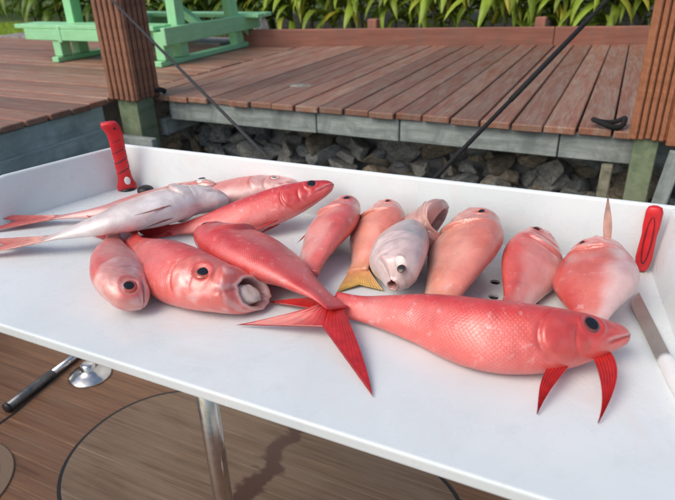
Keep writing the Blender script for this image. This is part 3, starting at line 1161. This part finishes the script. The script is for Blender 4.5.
def fish(label, spine, roll, depth=.30, width=1.0, pal='red', tail=None, base=.001, mouth=0.0, eye=.030, iris=None,
         fins=('dorsal', 'anal', 'pectoral', 'pelvic'), twist=0.0, eye_bulge=1.0, eyes=(1, -1), te=.135, ze=.44, fork=.42,
         tail_len=.30, pelvic=None, pec_col=None, deep_at=None, headcol=None, pupil=1.0, drop=True, zfix=None, tailcols=None, blunt=.035, shear=0.0, lobes=(1.25, 1.25), gape=None, tongue=True, ped=0.0, blot_amt=1.0):
    args = dict(locals())
    Cn = FISH_COLS[pal]
    nh, nb_ = 64, 52
    t = np.concatenate([np.linspace(0, .34, nh) ** 1.0, np.linspace(.34, 1, nb_)[1:]])
    if zfix is None: zfix = 0.0
    sp = np.array([at(u_, v_, z_ + zfix) for u_, v_, z_ in spine], float)
    # chord parameter
    dd = np.r_[0, np.cumsum(np.linalg.norm(np.diff(sp, axis=0), axis=1))]; L = dd[-1]
    C = cr(dd / L, sp, t)
    T = np.gradient(C, t, axis=0); T /= np.linalg.norm(T, axis=1, keepdims=True)
    head = -(sp[-1] - sp[0]); head[2] = 0; head /= np.linalg.norm(head)
    left = np.cross([0, 0, 1.0], head)
    ang = rad(roll) + rad(twist) * (t - .3)
    D = np.cos(ang)[:, None] * np.array([0, 0, 1.0]) + np.sin(ang)[:, None] * left
    D = D - T * (D * T).sum(1)[:, None]; D /= np.linalg.norm(D, axis=1, keepdims=True)
    S = np.cross(T, D)
    H = depth * L
    pt_ = np.array(PT_)
    if deep_at: pt_ = np.interp(pt_, [0, .42, 1], [0, deep_at, 1])
    tq = blunt + (1 - blunt) * t
    cap = np.sqrt(np.clip(1 - (1 - np.clip(t / (.012 + blunt * .9), 0, 1)) ** 2, .0025, 1))
    up = cr(pt_, PU, tq) * H * cap; dn = cr(pt_, PD, tq) * H * cap; wd = cr(pt_, PWD, tq) * H * width * cap
    if ped:
        kp = np.clip((t - .45) / .35, 0, 1); kp = kp * kp * (3 - 2 * kp) * ped * H
        up = np.sqrt(up ** 2 + kp ** 2); dn = np.sqrt(dn ** 2 + kp ** 2); wd = np.sqrt(wd ** 2 + (kp * .45) ** 2)
    if mouth > 0:
        k = np.exp(-(t / .15) ** 2) * mouth * H
        up = np.sqrt(up ** 2 + (k * .20) ** 2); dn = np.sqrt(dn ** 2 + (k * .24) ** 2); wd = np.sqrt(wd ** 2 + (k * .17) ** 2)
    M = 72
    ph = np.linspace(0, 2 * math.pi, M, endpoint=False)
    c, s = np.cos(ph), np.sin(ph)
    nexp = 2.15
    yy0 = np.sign(c) * np.abs(c) ** (2 / nexp); zz0 = np.sign(s) * np.abs(s) ** (2 / nexp)
    y = wd[:, None] * yy0[None]; z = np.where(zz0[None] > 0, up[:, None], dn[:, None]) * zz0[None]
    tt = t[:, None] * np.ones_like(y); zn = np.ones_like(tt) * zz0[None]; lat = np.abs(yy0)[None]
    sg = np.sign(yy0)[None]
    disp = np.zeros_like(y)
    # gill cover edge
    zc = zn + .05
    te_ = .300 - .075 * zc ** 2
    d_ = tt - te_
    step = np.where(d_ < 0, np.exp(-(d_ / .055) ** 2), np.exp(-(d_ / .0045) ** 2))
    disp += .050 * H * step * np.clip(1.1 - zc ** 2 * 1.4, 0, 1)
    disp -= .020 * H * np.exp(-((d_ - .010) / .007) ** 2) * np.clip(1.2 - zc ** 2 * 1.4, 0, 1)
    # preopercle groove
    d2 = tt - (.212 - .05 * (zn + .25) ** 2)
    disp -= .018 * H * np.exp(-(d2 / .006) ** 2) * np.clip(1 - (zn + .25) ** 2 * 1.6, 0, 1)
    # mouth slit and maxilla
    zl = -.16 - tt * 2.6
    md = (zn - zl)
    inm = 1 / (1 + np.exp((tt - .105) / .006))
    disp -= .045 * H * np.exp(-(md / .075) ** 2) * inm * (0.4 if mouth else 1)
    disp += .020 * H * np.exp(-((md - .2) / .12) ** 2) * inm
    # orbit
    zu = np.where(zn > 0, zn * up[:, None], zn * dn[:, None])
    ie = int(np.argmin(np.abs(t - te)))
    re = eye * L
    rho = np.sqrt(((tt - te) * L) ** 2 + (zu - ze * up[ie]) ** 2) / re
    disp += .020 * H * np.exp(-((rho - 1.22) / .20) ** 2)
    disp -= .010 * H * np.exp(-(rho / .8) ** 4)
    # belly and flank unevenness
    nzv = np.array([[noise.noise(Vector((tt[i, k_] * 7 + roll, math.cos(ph[k_]) * 1.2, math.sin(ph[k_]) * 1.2))) for k_ in range(M)] for i in range(len(t))])
    disp += .018 * H * nzv * np.clip((tt - .25) * 5, 0, 1)
    hn = np.array([[noise.noise(Vector((tt[i, k_] * 34, math.cos(ph[k_]) * 3.2 + roll * .1, math.sin(ph[k_]) * 3.2))) for k_ in range(M)] for i in range(nh)])
    disp[:nh] += .014 * H * hn
    y = y + sg * disp * lat
    pts = C[:, None, :] + S[:, None, :] * y[..., None] + D[:, None, :] * z[..., None]
    # a gape that opens sideways: slant the rings near the mouth
    vis = 1.0 if (S[0] @ np.array([-C[0][0], -C[0][1], CAM_H - C[0][2]])) > 0 else -1.0
    if shear:
        sw = np.clip(1 - t / .16, 0, 1) ** 1.3
        pts = pts + T[:, None, :] * (shear * vis * y * sw[:, None])[..., None]
    # inside of an open mouth: rings folding back into the head
    ring_extra = []
    if mouth > 0:
        for f_, b_ in ((.97, -.009), (.89, -.012), (.80, -.004), (.75, .02), (.68, .05), (.50, .08), (.28, .10), (.04, .105)):
            ib = int(np.argmin(np.abs(t - max(b_, 0))))
            cc = C[0] + T[0] * (b_ * L) - S[0] * vis * shear * max(b_, 0) * L * .5
            f_ = f_ * (1 + .055 * np.array([noise.noise(Vector((math.cos(p_) * 2.2, math.sin(p_) * 2.2, 4.0))) for p_ in ph]))
            ring_extra.append(cc + (S[0] * (y[0] * f_)[:, None] + D[0] * (z[0] * f_)[:, None]) + T[0] * (shear * vis * y[0] * f_)[:, None])
    shift = np.array([0, 0, 0.0])
    if drop:
        shift[2] = base - pts[..., 2].min()
        if abs(shift[2]) > .0008:
            args['zfix'] = zfix + shift[2] * .9
            return fish(**args)
    pts = pts + shift; C = C + shift
    ring_extra = [r + shift for r in ring_extra]
    if DBG: print('FISH', label[:28], 'zfix %.3f' % zfix, 'L %.3f' % L, 'ymax %.3f' % pts[..., 1].max())
    root_loc = np.array([C[len(t) // 2][0], C[len(t) // 2][1], pts[..., 2].min()])
    root = empty('fish', tuple(root_loc))
    tag(root, label, 'fish', 'fish on the white tray')
    N = len(t)
    V = list(pts.reshape(-1, 3) - root_loc)
    Fc = []
    for i in range(N - 1):
        for k in range(M):
            Fc.append((i * M + k, (i + 1) * M + k, (i + 1) * M + (k + 1) % M, i * M + (k + 1) % M))
    nE = 0
    if ring_extra:
        b0 = len(V)
        for r in ring_extra: V += list(r - root_loc)
        prev = 0
        for q in range(len(ring_extra)):
            cur = b0 + q * M
            for k in range(M):
                Fc.append((prev + k, prev + (k + 1) % M, cur + (k + 1) % M, cur + k))
            prev = cur
        Fc.append(tuple(prev + k for k in range(M))); nE = len(ring_extra)
    else:
        Fc.append(tuple(range(M)))
    Fc.append(tuple((N - 1) * M + k for k in range(M))[::-1])
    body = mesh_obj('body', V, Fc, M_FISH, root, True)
    # colours: the fish's own pattern, back to belly and head
    v = zn + .22 * nzv * 1.6
    vb = np.clip((v - .18) / .62, 0, 1)[..., None]; vl = np.clip((-v - .12) / .6, 0, 1)[..., None]
    vb = vb * vb * (3 - 2 * vb); vl = vl * vl * (3 - 2 * vl)
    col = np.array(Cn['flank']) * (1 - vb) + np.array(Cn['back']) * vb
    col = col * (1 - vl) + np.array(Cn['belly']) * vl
    hw = np.clip(1 - (tt - te_ + .02) / .03, 0, 1)[..., None]
    hc = np.array(headcol if headcol else Cn['head'])
    hcol = hc * (1 - .55 * vl) + np.array(Cn['belly']) * .55 * vl
    blot = np.array([[noise.noise(Vector((tt[i, k_] * 24 + 3, math.cos(ph[k_]) * 2.4 + roll, math.sin(ph[k_]) * 2.4))) for k_ in range(M)] for i in range(nh + 6)])
    bl = np.zeros_like(tt); bl[:nh + 6] = blot
    pw = np.clip((bl - .05) * 2.2, 0, .75)[..., None] * blot_amt
    hcol = hcol * (1 - pw) + (np.array([.74, .50, .47]) * .6 + np.array(Cn['belly']) * .4) * pw
    col = col * (1 - .85 * hw) + hcol * .85 * hw
    # pale groove lines and lips, red orbit
    lip = (np.exp(-((md - .16) / .12) ** 2) * inm)[..., None] * .55
    col = col * (1 - lip) + np.array([.72, .46, .45]) * lip
    ob = np.exp(-((rho - 1.15) / .28) ** 2)[..., None] * .75
    col = col * (1 - ob) + np.array(Cn['back']) * ob
    gv = (np.exp(-((d_ - .006) / .009) ** 2) * np.clip(1.1 - zc ** 2 * 1.4, 0, 1) * .55 + np.exp(-(md / .07) ** 2) * inm * .6 + np.exp(-(d2 / .006) ** 2) * np.clip(1 - (zn + .25) ** 2 * 1.6, 0, 1) * .3)[..., None]
    gv = np.clip(gv, 0, .75)
    col = col * (1 - gv) + (np.array(Cn['back']) * .62) * gv
    tw = np.clip((tt - .86) / .12, 0, 1)[..., None]
    col = col * (1 - tw) + np.array((tailcols or (Cn['fin'],))[0]) * tw
    smask = np.clip((tt - te_ - .012) / .02, 0, 1) * np.clip((1.0 - tt) / .10, 0, 1)
    colr = np.concatenate([np.clip(col, 0, 1), smask[..., None]], axis=2).reshape(-1, 4)
    if nE:
        w_ex = np.clip(np.linspace(-.2, 1.2, nE), 0, 1)[:, None]
        g0, g1 = gape or ((.68, .42, .38), (.20, .05, .045))
        ex = np.array(g0)[None] * (1 - w_ex) + np.array(g1)[None] * w_ex
        ex = np.repeat(ex, M, axis=0)
        colr = np.vstack([colr, np.hstack([ex, np.zeros((len(ex), 1))])])
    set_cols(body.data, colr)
    # scale grid in the uv map
    uvl = body.data.uv_layers.new(name='UVMap')
    ns_row = 40 if depth < .36 else 48
    li = np.zeros(len(body.data.loops), np.int32)
    body.data.loops.foreach_get('vertex_index', li)
    tflat = np.concatenate([tt.reshape(-1), np.zeros(nE * M)])
    kflat = np.concatenate([np.tile(np.arange(M), N), np.tile(np.arange(M), nE)]).astype(float)
    uu = tflat[li] * 74.0
    vv = kflat[li]
    # fix the seam: loops of the last strip
    ps = np.zeros(len(body.data.polygons), np.int32); pl = np.zeros_like(ps)
    body.data.polygons.foreach_get('loop_start', ps); body.data.polygons.foreach_get('loop_total', pl)
    for a_, n_ in zip(ps, pl):
        if n_ == 4:
            q = vv[a_:a_ + 4]
            if q.max() - q.min() > M / 2: q[q < M / 2] += M
    vv = vv / M * ns_row * 2
    uvl.data.foreach_set('uv', np.stack([uu, vv], 1).astype(np.float32).ravel())

    # eyes
    ir = iris or M_IRIS_RED
    if ir.name not in EYES:
        me = EYE.copy(); me.materials.clear(); me.materials.append(ir); EYES[ir.name] = me
    for sd in eyes:
        zz = ze
        ye = wd[ie] * (1 - abs(zz) ** nexp) ** (1 / nexp)
        pos = C[ie] + S[ie] * sd * (ye - .15 * re) + D[ie] * zz * up[ie]
        nrm = Vector(S[ie] * sd * .93 + D[ie] * .33 - T[ie] * .12).normalized()
        e = bpy.data.objects.new('eye', EYES[ir.name]); link(e, root)
        xa = Vector(T[ie]); xa = (xa - nrm * xa.dot(nrm)).normalized()
        R_ = Matrix((xa, nrm.cross(xa), nrm)).transposed().to_4x4()
        R_.translation = Vector(pos - root_loc)
        e.matrix_local = R_ @ Matrix.Diagonal((re, re, re * eye_bulge, 1))
        p_ = bpy.data.objects.new('pupil', PUP); link(p_, e)
        p_.scale = (pupil, pupil, 1)
    if mouth > .5 and tongue:
        tg = bpy.data.objects.new('tongue', TONGUE); link(tg, root)
        R_ = Matrix((Vector(-T[0]), Vector(S[0]), Vector(D[0]))).transposed().to_4x4()
        pos = C[0] + T[0] * .050 * L - D[0] * dn[0] * .22 - S[0] * vis * (.1 if shear else 0) * wd[0]
        R_.translation = Vector(pos - root_loc)
        tg.matrix_local = R_ @ Matrix.Diagonal((.080 * L, wd[0] * .72, dn[0] * .62, 1))

    def surf(tv, zv, sd, lift=.0):
        i = int(np.argmin(np.abs(t - tv)))
        hh = up[i] if zv > 0 else dn[i]
        ye = wd[i] * max(0, 1 - abs(zv) ** nexp) ** (1 / nexp)
        return C[i] + S[i] * sd * (ye + lift) + D[i] * zv * hh

    def frame(tv):
        i = int(np.argmin(np.abs(t - tv)))
        return C[i], T[i], D[i], S[i], up[i], dn[i]
    # tail
    nS, nJ = 103, 14
    Cb, Tb, Db, Sb, ub, db = frame(1.0)
    Tb_ = Tb
    if tail:
        tip1, tip2 = np.array(tail[0], float), np.array(tail[1], float)
    else:
        tip1 = Cb + Tb * tail_len * L + Db * tail_len * L * .52
        tip2 = Cb + Tb * tail_len * L - Db * tail_len * L * .52
        for tp in (tip1, tip2): tp[2] = max(tp[2], .004)
    mid = Cb + Tb * tail_len * L * fork
    if tail: mid = Cb + ((tip1 + tip2) / 2 - Cb) * fork
    mid[2] = max(mid[2], .004)
    grid = np.zeros((nS, nJ, 3))
    for i in range(nS):
        s_ = i / (nS - 1)
        b_ = Cb - Tb * .045 * L + Db * (ub * (1 - 2 * s_)) * .80
        tp = tip1 if s_ < .5 else tip2
        q = abs(1 - 2 * s_)                       # 1 at lobes, 0 at the fork
        e_ = mid + (tp - mid) * q ** (lobes[0] if s_ < .5 else lobes[1])
        ctl = (b_ + e_) / 2 + Tb * .035 * L * q + (tp - (tip1 + tip2) / 2) * .05 * q
        for j in range(nJ):
            w_ = j / (nJ - 1)
            p = (1 - w_) ** 2 * b_ + 2 * w_ * (1 - w_) * ctl + w_ ** 2 * e_
            p[2] = max(p[2], .0025)
            grid[i, j] = p - root_loc
    tb, tt2 = (tailcols if tailcols else (Cn['fin'], Cn['tip']))
    sheet('tail_fin', grid, fincols(nS, nJ, tb, tt2, 17, tuple(x * .6 for x in tt2)), .0026, root, 17, .0002)

    def edge_fin(name, t0, t1, sgn, hgt, rake, rays):
        nS, nJ = 6 * rays + 1, 5
        g_ = np.zeros((nS, nJ, 3))
        for i in range(nS):
            q = i / (nS - 1); tv = t0 + (t1 - t0) * q
            j0 = np.interp(tv, t, np.arange(N)); ii = int(j0)
            Cc, Tc, Dc, Sc_, uu_, dd_ = C[ii], T[ii], D[ii], S[ii], up[ii], dn[ii]
            b_ = Cc + sgn * Dc * (uu_ if sgn > 0 else dd_) * .955
            prof = (math.sin(math.pi * (.12 + .80 * q)) ** .6) * (1 - .35 * q)
            saw = .86 + .14 * abs(math.cos(math.pi * rays * q))
            e_ = b_ + sgn * Dc * hgt * L * prof * saw + Tc * rake * L * prof
            for j in range(nJ):
                p = b_ + (e_ - b_) * j / (nJ - 1)
                p[2] = max(p[2], .002)
                g_[i, j] = p - root_loc
        sheet(name, g_, fincols(nS, nJ, Cn['fin'], Cn['flank'], rays), .0026, root, rays, .0005)
    if 'dorsal' in fins: edge_fin('dorsal_fin', .33, .78, 1, .014, .050, 14)
    if 'anal' in fins: edge_fin('anal_fin', .64, .80, -1, .035, .050, 8)

    def paddle(name, b0, b1, tip, belly, bcol, tcol, rays=9, thick=.0026):
        """long fin from a short base b0-b1 out to a tip, curved"""
        nS, nJ = 6 * rays + 1, 16
        g_ = np.zeros((nS, nJ, 3))
        mid_ = (b0 + b1) / 2; hb_ = (b1 - b0) / 2
        for i in range(nS):
            q = 2 * i / (nS - 1) - 1
            for j in range(nJ):
                w_ = j / (nJ - 1)
                wid = (1 - w_ ** 1.7) * (1 + .55 * math.sin(math.pi * w_)) + .03
                p = mid_ + (tip - mid_) * w_ + belly * 4 * w_ * (1 - w_) + hb_ * q * wid
                p[2] = max(p[2], .002)
                g_[i, j] = p - root_loc
        sheet(name, g_, fincols(nS, nJ, bcol, tcol, rays, tuple(x * .55 for x in tcol)), thick, root, rays, .0007)
    if 'pectoral' in fins:
        pc = pec_col or (Cn['fin'], Cn['flank'])
        for sd in (1, -1):
            b0 = surf(.315, -.16, sd, .002); b1 = surf(.325, -.52, sd, .002)
            tp = surf(.56, -.50, sd, .010)
            paddle('pectoral_fin', b0, b1, tp, S[N // 3] * sd * .010, pc[0], pc[1])
    if 'pelvic' in fins:
        for sd in (1, -1):
            b0 = surf(.36, -.93, sd); b1 = surf(.40, -.95, sd)
            tp = surf(.55, -.96, sd, .006) - D[N // 2] * .012
            paddle('pelvic_fin', b0, b1, tp, np.zeros(3), Cn['fin'], Cn['flank'], 6)
    if pelvic:
        for (b0, b1, tp, bend) in pelvic:
            paddle('pelvic_fin', np.array(b0), np.array(b1), np.array(tp), np.array(bend), Cn['fin'], Cn['tip'], 6, .004)
    return root


bm = bmesh.new(); bmesh.ops.create_uvsphere(bm, u_segments=20, v_segments=12, radius=1)
for v in bm.verts:
    v.co *= 1 + .28 * noise.noise(v.co * 1.7 + Vector((3, 1, 2))) + .10 * noise.noise(v.co * 5)
TONGUE = bpy.data.meshes.new('tongue'); bm.to_mesh(TONGUE); bm.free()
TONGUE.materials.append(M_TONGUE)
TONGUE.polygons.foreach_set('use_smooth', [True] * len(TONGUE.polygons))


def A(u, v, z): return (u, v, z)


def B(u, v, y):
    """spine point at photo pixel (u, v) standing at depth y"""
    return (u, v, at_y(u, v, y)[2])


W_ = at


# each spine runs snout -> tail base
fish('long bright red fish lying in front with its head to the right', [A(630, 335, .046), A(590, 338, .048), A(540, 340, .05), A(490, 336, .05), A(420, 319, .04), A(334, 304, .026)], 48, .226, 1.25, 'red',
     tail=(W_(268, 302, .006), W_(285, 324, .004)), fins=(), eye=.031, iris=M_IRIS_DARK, te=.145, ze=.42, fork=.45, ped=.13, pupil=1.12, blot_amt=.15, blunt=.02,
     pelvic=[(W_(576, 358, .022), W_(560, 360, .022), W_(537, 414, .003), (-.004, 0, .010)), (W_(602, 346, .026), W_(588, 348, .026), W_(598, 423, .003), (.012, 0, .012))])
fish('red fish in the middle whose forked tail crosses the front fish', [A(205, 232, .045), A(240, 248, .05), A(290, 275, .05), A(338, 308, .04)], 70, .37, .95, 'red',
     tail=(W_(236, 325, .004), W_(373, 397, .003)), fins=(), eye=.034, te=.075, ze=.42, iris=M_IRIS_DARK, base=.001, fork=.40, blunt=.06, blot_amt=.4, lobes=(3.2, 1.15), ped=.03)
fish('red fish with a wide open mouth beside the small pink head', [A(252, 291, .045), A(226, 289, .05), A(184, 277, .05), A(152, 257, .042), A(130, 238, .03)], 60, .275, 1.2, 'red',
     mouth=1.2, shear=1.2, fins=(), eye=.036, te=.185, ze=.14, headcol=(.70, .16, .125), iris=M_IRIS_RED, blunt=.07, blot_amt=1.3, pupil=1.1)
fish('small pink fish at the left with its head towards the viewer', [A(143, 306, .022), A(129, 291, .035), A(118, 266, .034), A(113, 232, .02)], -70, .28, 1.15, 'pink',
     fins=(), eye=.040, te=.085, ze=.34, iris=M_IRIS_RED, deep_at=.36, headcol=(.70, .33, .29), blunt=.07, pupil=1.0)
fish('silvery white fish with an orange tail on the far left', [A(229, 200, .045), A(195, 200, .05), A(150, 211, .05), A(100, 225, .045), A(38, 241, .022)], 96, .275, 1.15, 'pale',
     tail=(W_(-40, 240, .006), W_(-38, 258, .004)), fins=('pelvic',), eye=.028, eyes=(-1,), base=.020, ze=.5, tailcols=((.64, .36, .30), (.66, .11, .07)), blunt=.05)
fish('pink fish half hidden behind the silvery fish, red tail at left', [B(216, 184, .985), A(170, 197, .03), A(110, 211, .03), A(50, 218, .018)], 95, .19, 1.2, 'pink',
     tail=(W_(-30, 215, .01), W_(-26, 234, .004)), fins=(), eye=.036, te=.085, ze=.35, iris=M_IRIS_SIL, eye_bulge=2.6, tailcols=((.60, .19, .17), (.50, .05, .05)))
fish('pink fish with a silver-ringed eye against the back wall', [B(299, 185, 1.01), B(262, 188, .99), B(215, 195, .95), A(150, 210, .02)], 74, .215, 1.15, 'pink',
     fins=(), eye=.026, te=.15, ze=.30, iris=M_IRIS_SIL, headcol=(.68, .38, .35), blunt=.05)
fish('deep red slender fish pointing right in front of the silver-eyed fish', [B(334, 184, 1.0), B(300, 197, .96), B(240, 217, .89), A(165, 231, .02)], 48, .222, 1.1, 'deep',
     fins=('pelvic',), eye=.030, te=.12, ze=.48, iris=M_IRIS_DARK, base=.003, blunt=.03, blot_amt=.2, pupil=1.3)
fish('small pinkish red fish heading away next to the deep red fish', [B(351, 199, 1.0), B(339, 217, .95), A(320, 246, .04), A(305, 278, .018)], -58, .44, 1.05, 'pink',
     fins=('pelvic',), eye=.036, te=.10, ze=.55, iris=M_IRIS_DARK, blunt=.06, tail_len=.1, ped=.22)
fish('orange-pink fish with a yellow tail', [B(388, 203, 1.01), B(380, 222, .96), A(368, 248, .035), A(357, 272, .016)], -60, .56, .95, 'orange',
     tail=(W_(384, 291, .003), W_(337, 292, .003)), fins=('dorsal',), eye=.030, te=.10, ze=.5, iris=M_IRIS_DARK, tailcols=((.68, .30, .17), (.72, .46, .10)), fork=.66, blunt=.06, ped=.13)
fish('small grey fish with its mouth open lying over the yellow-tailed fish', [A(393, 284, .034), A(396, 271, .046), A(398, 252, .046), A(404, 218, .022)], 56, .37, 1.15, 'grey',
     fins=(), eye=.024, te=.048, ze=.70, eye_bulge=.9, iris=M_IRIS_DARK, base=.010, deep_at=.38, mouth=.40, shear=.7, blunt=.08, pupil=1.3, tail_len=.1, gape=((.55, .30, .28), (.10, .02, .02)))
fish('pinkish brown fish with its gill flap gaping behind the grey fish', [B(437, 222, .955), B(425, 225, .945), B(417, 243, .92), A(411, 280, .018)], -50, .60, 1.2, 'brown',
     mouth=1.45, shear=1.15, fins=(), eye=.03, eyes=(), deep_at=.16, headcol=(.54, .29, .25), tail_len=.03, gape=((.50, .30, .28), (.26, .115, .11)), tongue=False)
fish('broad orange-pink fish with a yellowish fin, head against the back wall', [B(480, 211, 1.01), B(471, 233, .96), A(456, 266, .045), A(436, 312, .018)], -60, .49, 1.0, 'orange',
     fins=(), eye=.026, te=.11, ze=.55, iris=M_IRIS_DARK, pec_col=((.76, .36, .18), (.78, .48, .20)), blunt=.08, tail_len=.08, ped=.20)
fish('slim pinkish red fish heading away above the drain holes', [B(541, 233, 1.0), B(538, 251, .95), A(526, 278, .035), A(512, 314, .02)], 58, .46, 1.0, 'pink',
     fins=(), eye=.036, te=.10, ze=.55, iris=M_IRIS_DARK, blunt=.06, tail_len=.06, ped=.14)
fish('belly-up pale pink fish with one fin standing up near the right corner', [B(598, 239, 1.01), B(598, 258, .97), A(595, 288, .045), A(590, 330, .03)], 108, .50, 1.1, 'belly',
     fins=(), eye=.024, te=.12, ze=.45, iris=M_IRIS_DARK, headcol=(.68, .29, .25), blunt=.12, deep_at=.54, tail_len=.03, ped=.10,
     pelvic=[(at_y(604, 240, .975), at_y(611, 240, .975), at_y(608, 194, .985), (0, 0, .0))])

# ------------------------------------------------------------------ knives


def knife_upright(name, base_p, top_p, wx, wy, label, style):
    base_p, top_p = np.array(base_p), np.array(top_p)
    k = empty(name, tuple(base_p))
    tag(k, label, 'knife', 'red-handled knives')
    d = top_p - base_p; L = np.linalg.norm(d); d /= L
    # handle cross section: view-facing width wx, thickness wy
    side = np.array([.68, .73, 0]) if style == 'ribbed' else np.array([1.0, -.08, 0]); side -= d * side.dot(d); side /= np.linalg.norm(side)
    dep = np.cross(d, side)
    n = 28; rows = 46
    V, Fc = [], []
    for i in range(rows + 1):
        s = i / rows
        if style == 'ribbed':
            f = np.interp(s, [0, .06, .12, .2, .5, .8, .9, .95, 1], [1.30, 1.30, 1.05, .92, .90, .98, 1.10, 1.15, .95])
            groove = sum(math.exp(-((s - g_) / .009) ** 2) for g_ in (.30, .45, .60, .75, .88))
            sh = -.25 * wx * np.interp(s, [0, .84, 1], [0, 0, 1.0])
            f *= 1 - .12 * groove
        else:
            f = np.interp(s, [0, .05, .2, .45, .55, .7, .92, .98, 1], [.55, .80, .98, .90, .86, .98, .98, .75, .35])
            sh = 0
        c_ = d * L * s + side * sh
        for q in range(n):
            a = 2 * math.pi * q / n
            ca, sa = math.cos(a), math.sin(a)
            ca = math.copysign(abs(ca) ** .75, ca); sa = math.copysign(abs(sa) ** .75, sa)
            V.append(c_ + side * ca * wx / 2 * f + dep * sa * wy / 2 * (f if f < 1 else 1))
    for i in range(rows):
        for q in range(n):
            Fc.append((i * n + q, i * n + (q + 1) % n, (i + 1) * n + (q + 1) % n, (i + 1) * n + q))
    Fc.append(tuple(range(n))[::-1]); Fc.append(tuple(rows * n + q for q in range(n)))
    h = mesh_obj('handle', V, Fc, M_RED, k, True)
    beam('blade', tuple(base_p - d * .002), tuple(base_p - d * .18), .003, .024, M_BLADE, k, up=tuple(side), bev=.001)
    if style == 'ribbed':
        # black grip lines
        for g_ in (.30, .45, .60, .75):
            pts = []
            for q in range(24):
                a = 2 * math.pi * q / 24
                ca, sa = math.cos(a), math.sin(a)
                ca = math.copysign(abs(ca) ** .75, ca); sa = math.copysign(abs(sa) ** .75, sa)
                pts.append(d * L * (g_ + .035 * ca) + side * ca * wx / 2 * .855 + dep * sa * wy / 2 * .86)
            tube('grip_line', pts, .0013, M_BLACK, h, 6, True)
        # white round inlay facing the tray
        nrm = -dep if dep[1] > 0 else dep
        lathe_o = lathe('inlay', [(.0085, 0), (.0085, .0012), (.007, .002), (.0005, .0022)], M_WHITE, h, 24)
        R_ = Matrix((Vector(side), Vector(nrm).cross(Vector(side)), Vector(nrm))).transposed().to_4x4()
        R_.translation = Vector(d * L * .15 + side * wx * .12 + nrm * wy * .5 * .985)
        lathe_o.matrix_local = R_ @ Matrix.Diagonal((.85, 1.25, 1, 1))
        lathe('end_hole', [(.0028, 0), (.0028, .0006), (.0002, .0007)], M_BLACK, h, 14).matrix_local = Matrix.Translation(Vector(d * L * .93 + side * (wx * .05) + nrm * wy * .505)) @ R_.to_3x3().to_4x4()
        tube('collar', [d * -.004, d * .004], wx * .52, M_BLACK, k, 20)
    else:
        nrm = -dep if dep[1] > 0 else dep
        pts = []
        for q in range(36):
            a = 2 * math.pi * q / 36
            pts.append(d * L * (.5 + .36 * math.sin(a)) + side * wx * .22 * math.cos(a) + nrm * wy * .5 * .90)
        tube('groove_line', pts, .0014, M_REDDK, h, 6, True)
    return k


kb = at(125, 188, .003); kb[0] += .008
knife_upright('knife', kb, at_y(112, 122, kb[1] - .02), .036, .022, 'red ribbed knife handle with a white dot standing in the left corner', 'ribbed')
kb = at(641, 267, .004); kb[1] -= .012
knife_upright('knife', kb, at_y(656, 206, kb[1] - .002), .027, .017, 'smooth red knife handle leaning in the right back corner', 'smooth')

# fillet knife with white handle
k = empty('fillet_knife', tuple(at(660, 357, .002)))
tag(k, 'fillet knife with stained blade and white handle lying by the right wall', 'knife')
loc = np.array(k.location)
tipp, hb, he = at(633, 293, .006), at(665, 359, .006), at(706, 428, .012)
d = hb - tipp; d /= np.linalg.norm(d); sd = np.cross([0, 0, 1.0], d)
V, Fc = [], []
nn = 16
for i in range(nn + 1):
    s = i / nn
    wv = .0145 * min(1, (s / .22)) ** .6 if s < .22 else .0145
    c_ = tipp + (hb - tipp) * s - loc
    a_, b_ = c_ + sd * .009, c_ + sd * (.009 - wv * 1.45)
    for q, zz in ((a_, .0016), (b_, .0003), (b_, -.0003), (a_, -.0016)):
        V.append(q + np.array([0, 0, zz]))
for i in range(nn):
    for q in range(4):
        Fc.append((i * 4 + q, i * 4 + (q + 1) % 4, i * 4 + 4 + (q + 1) % 4, i * 4 + 4 + q))
Fc += [(0, 1, 2, 3), (nn * 4 + 3, nn * 4 + 2, nn * 4 + 1, nn * 4)]
mesh_obj('blade', V, Fc, M_BLADE, k)
hp = [hb + (he - hb) * s - loc for s in np.linspace(0, 1, 14)]
hr = np.interp(np.linspace(0, 1, 14), [0, .04, .12, .4, .7, .92, 1], [.010, .0125, .0115, .0135, .012, .014, .008])
tube('handle', hp, list(hr), M_WHITE, k, 20)

# black rubber plug by the back wall
plug = lathe('drain_plug', [(.019, 0), (.020, .006), (.018, .012), (.012, .016), (.001, .017)], M_BLACK, None, 28, tuple(at(159, 185, .004) * np.array([1, 0, 0]) + np.array([0, 1.022, .001])))
tag(plug, 'black rubber plug by the back wall beside the ribbed red handle', 'plug')
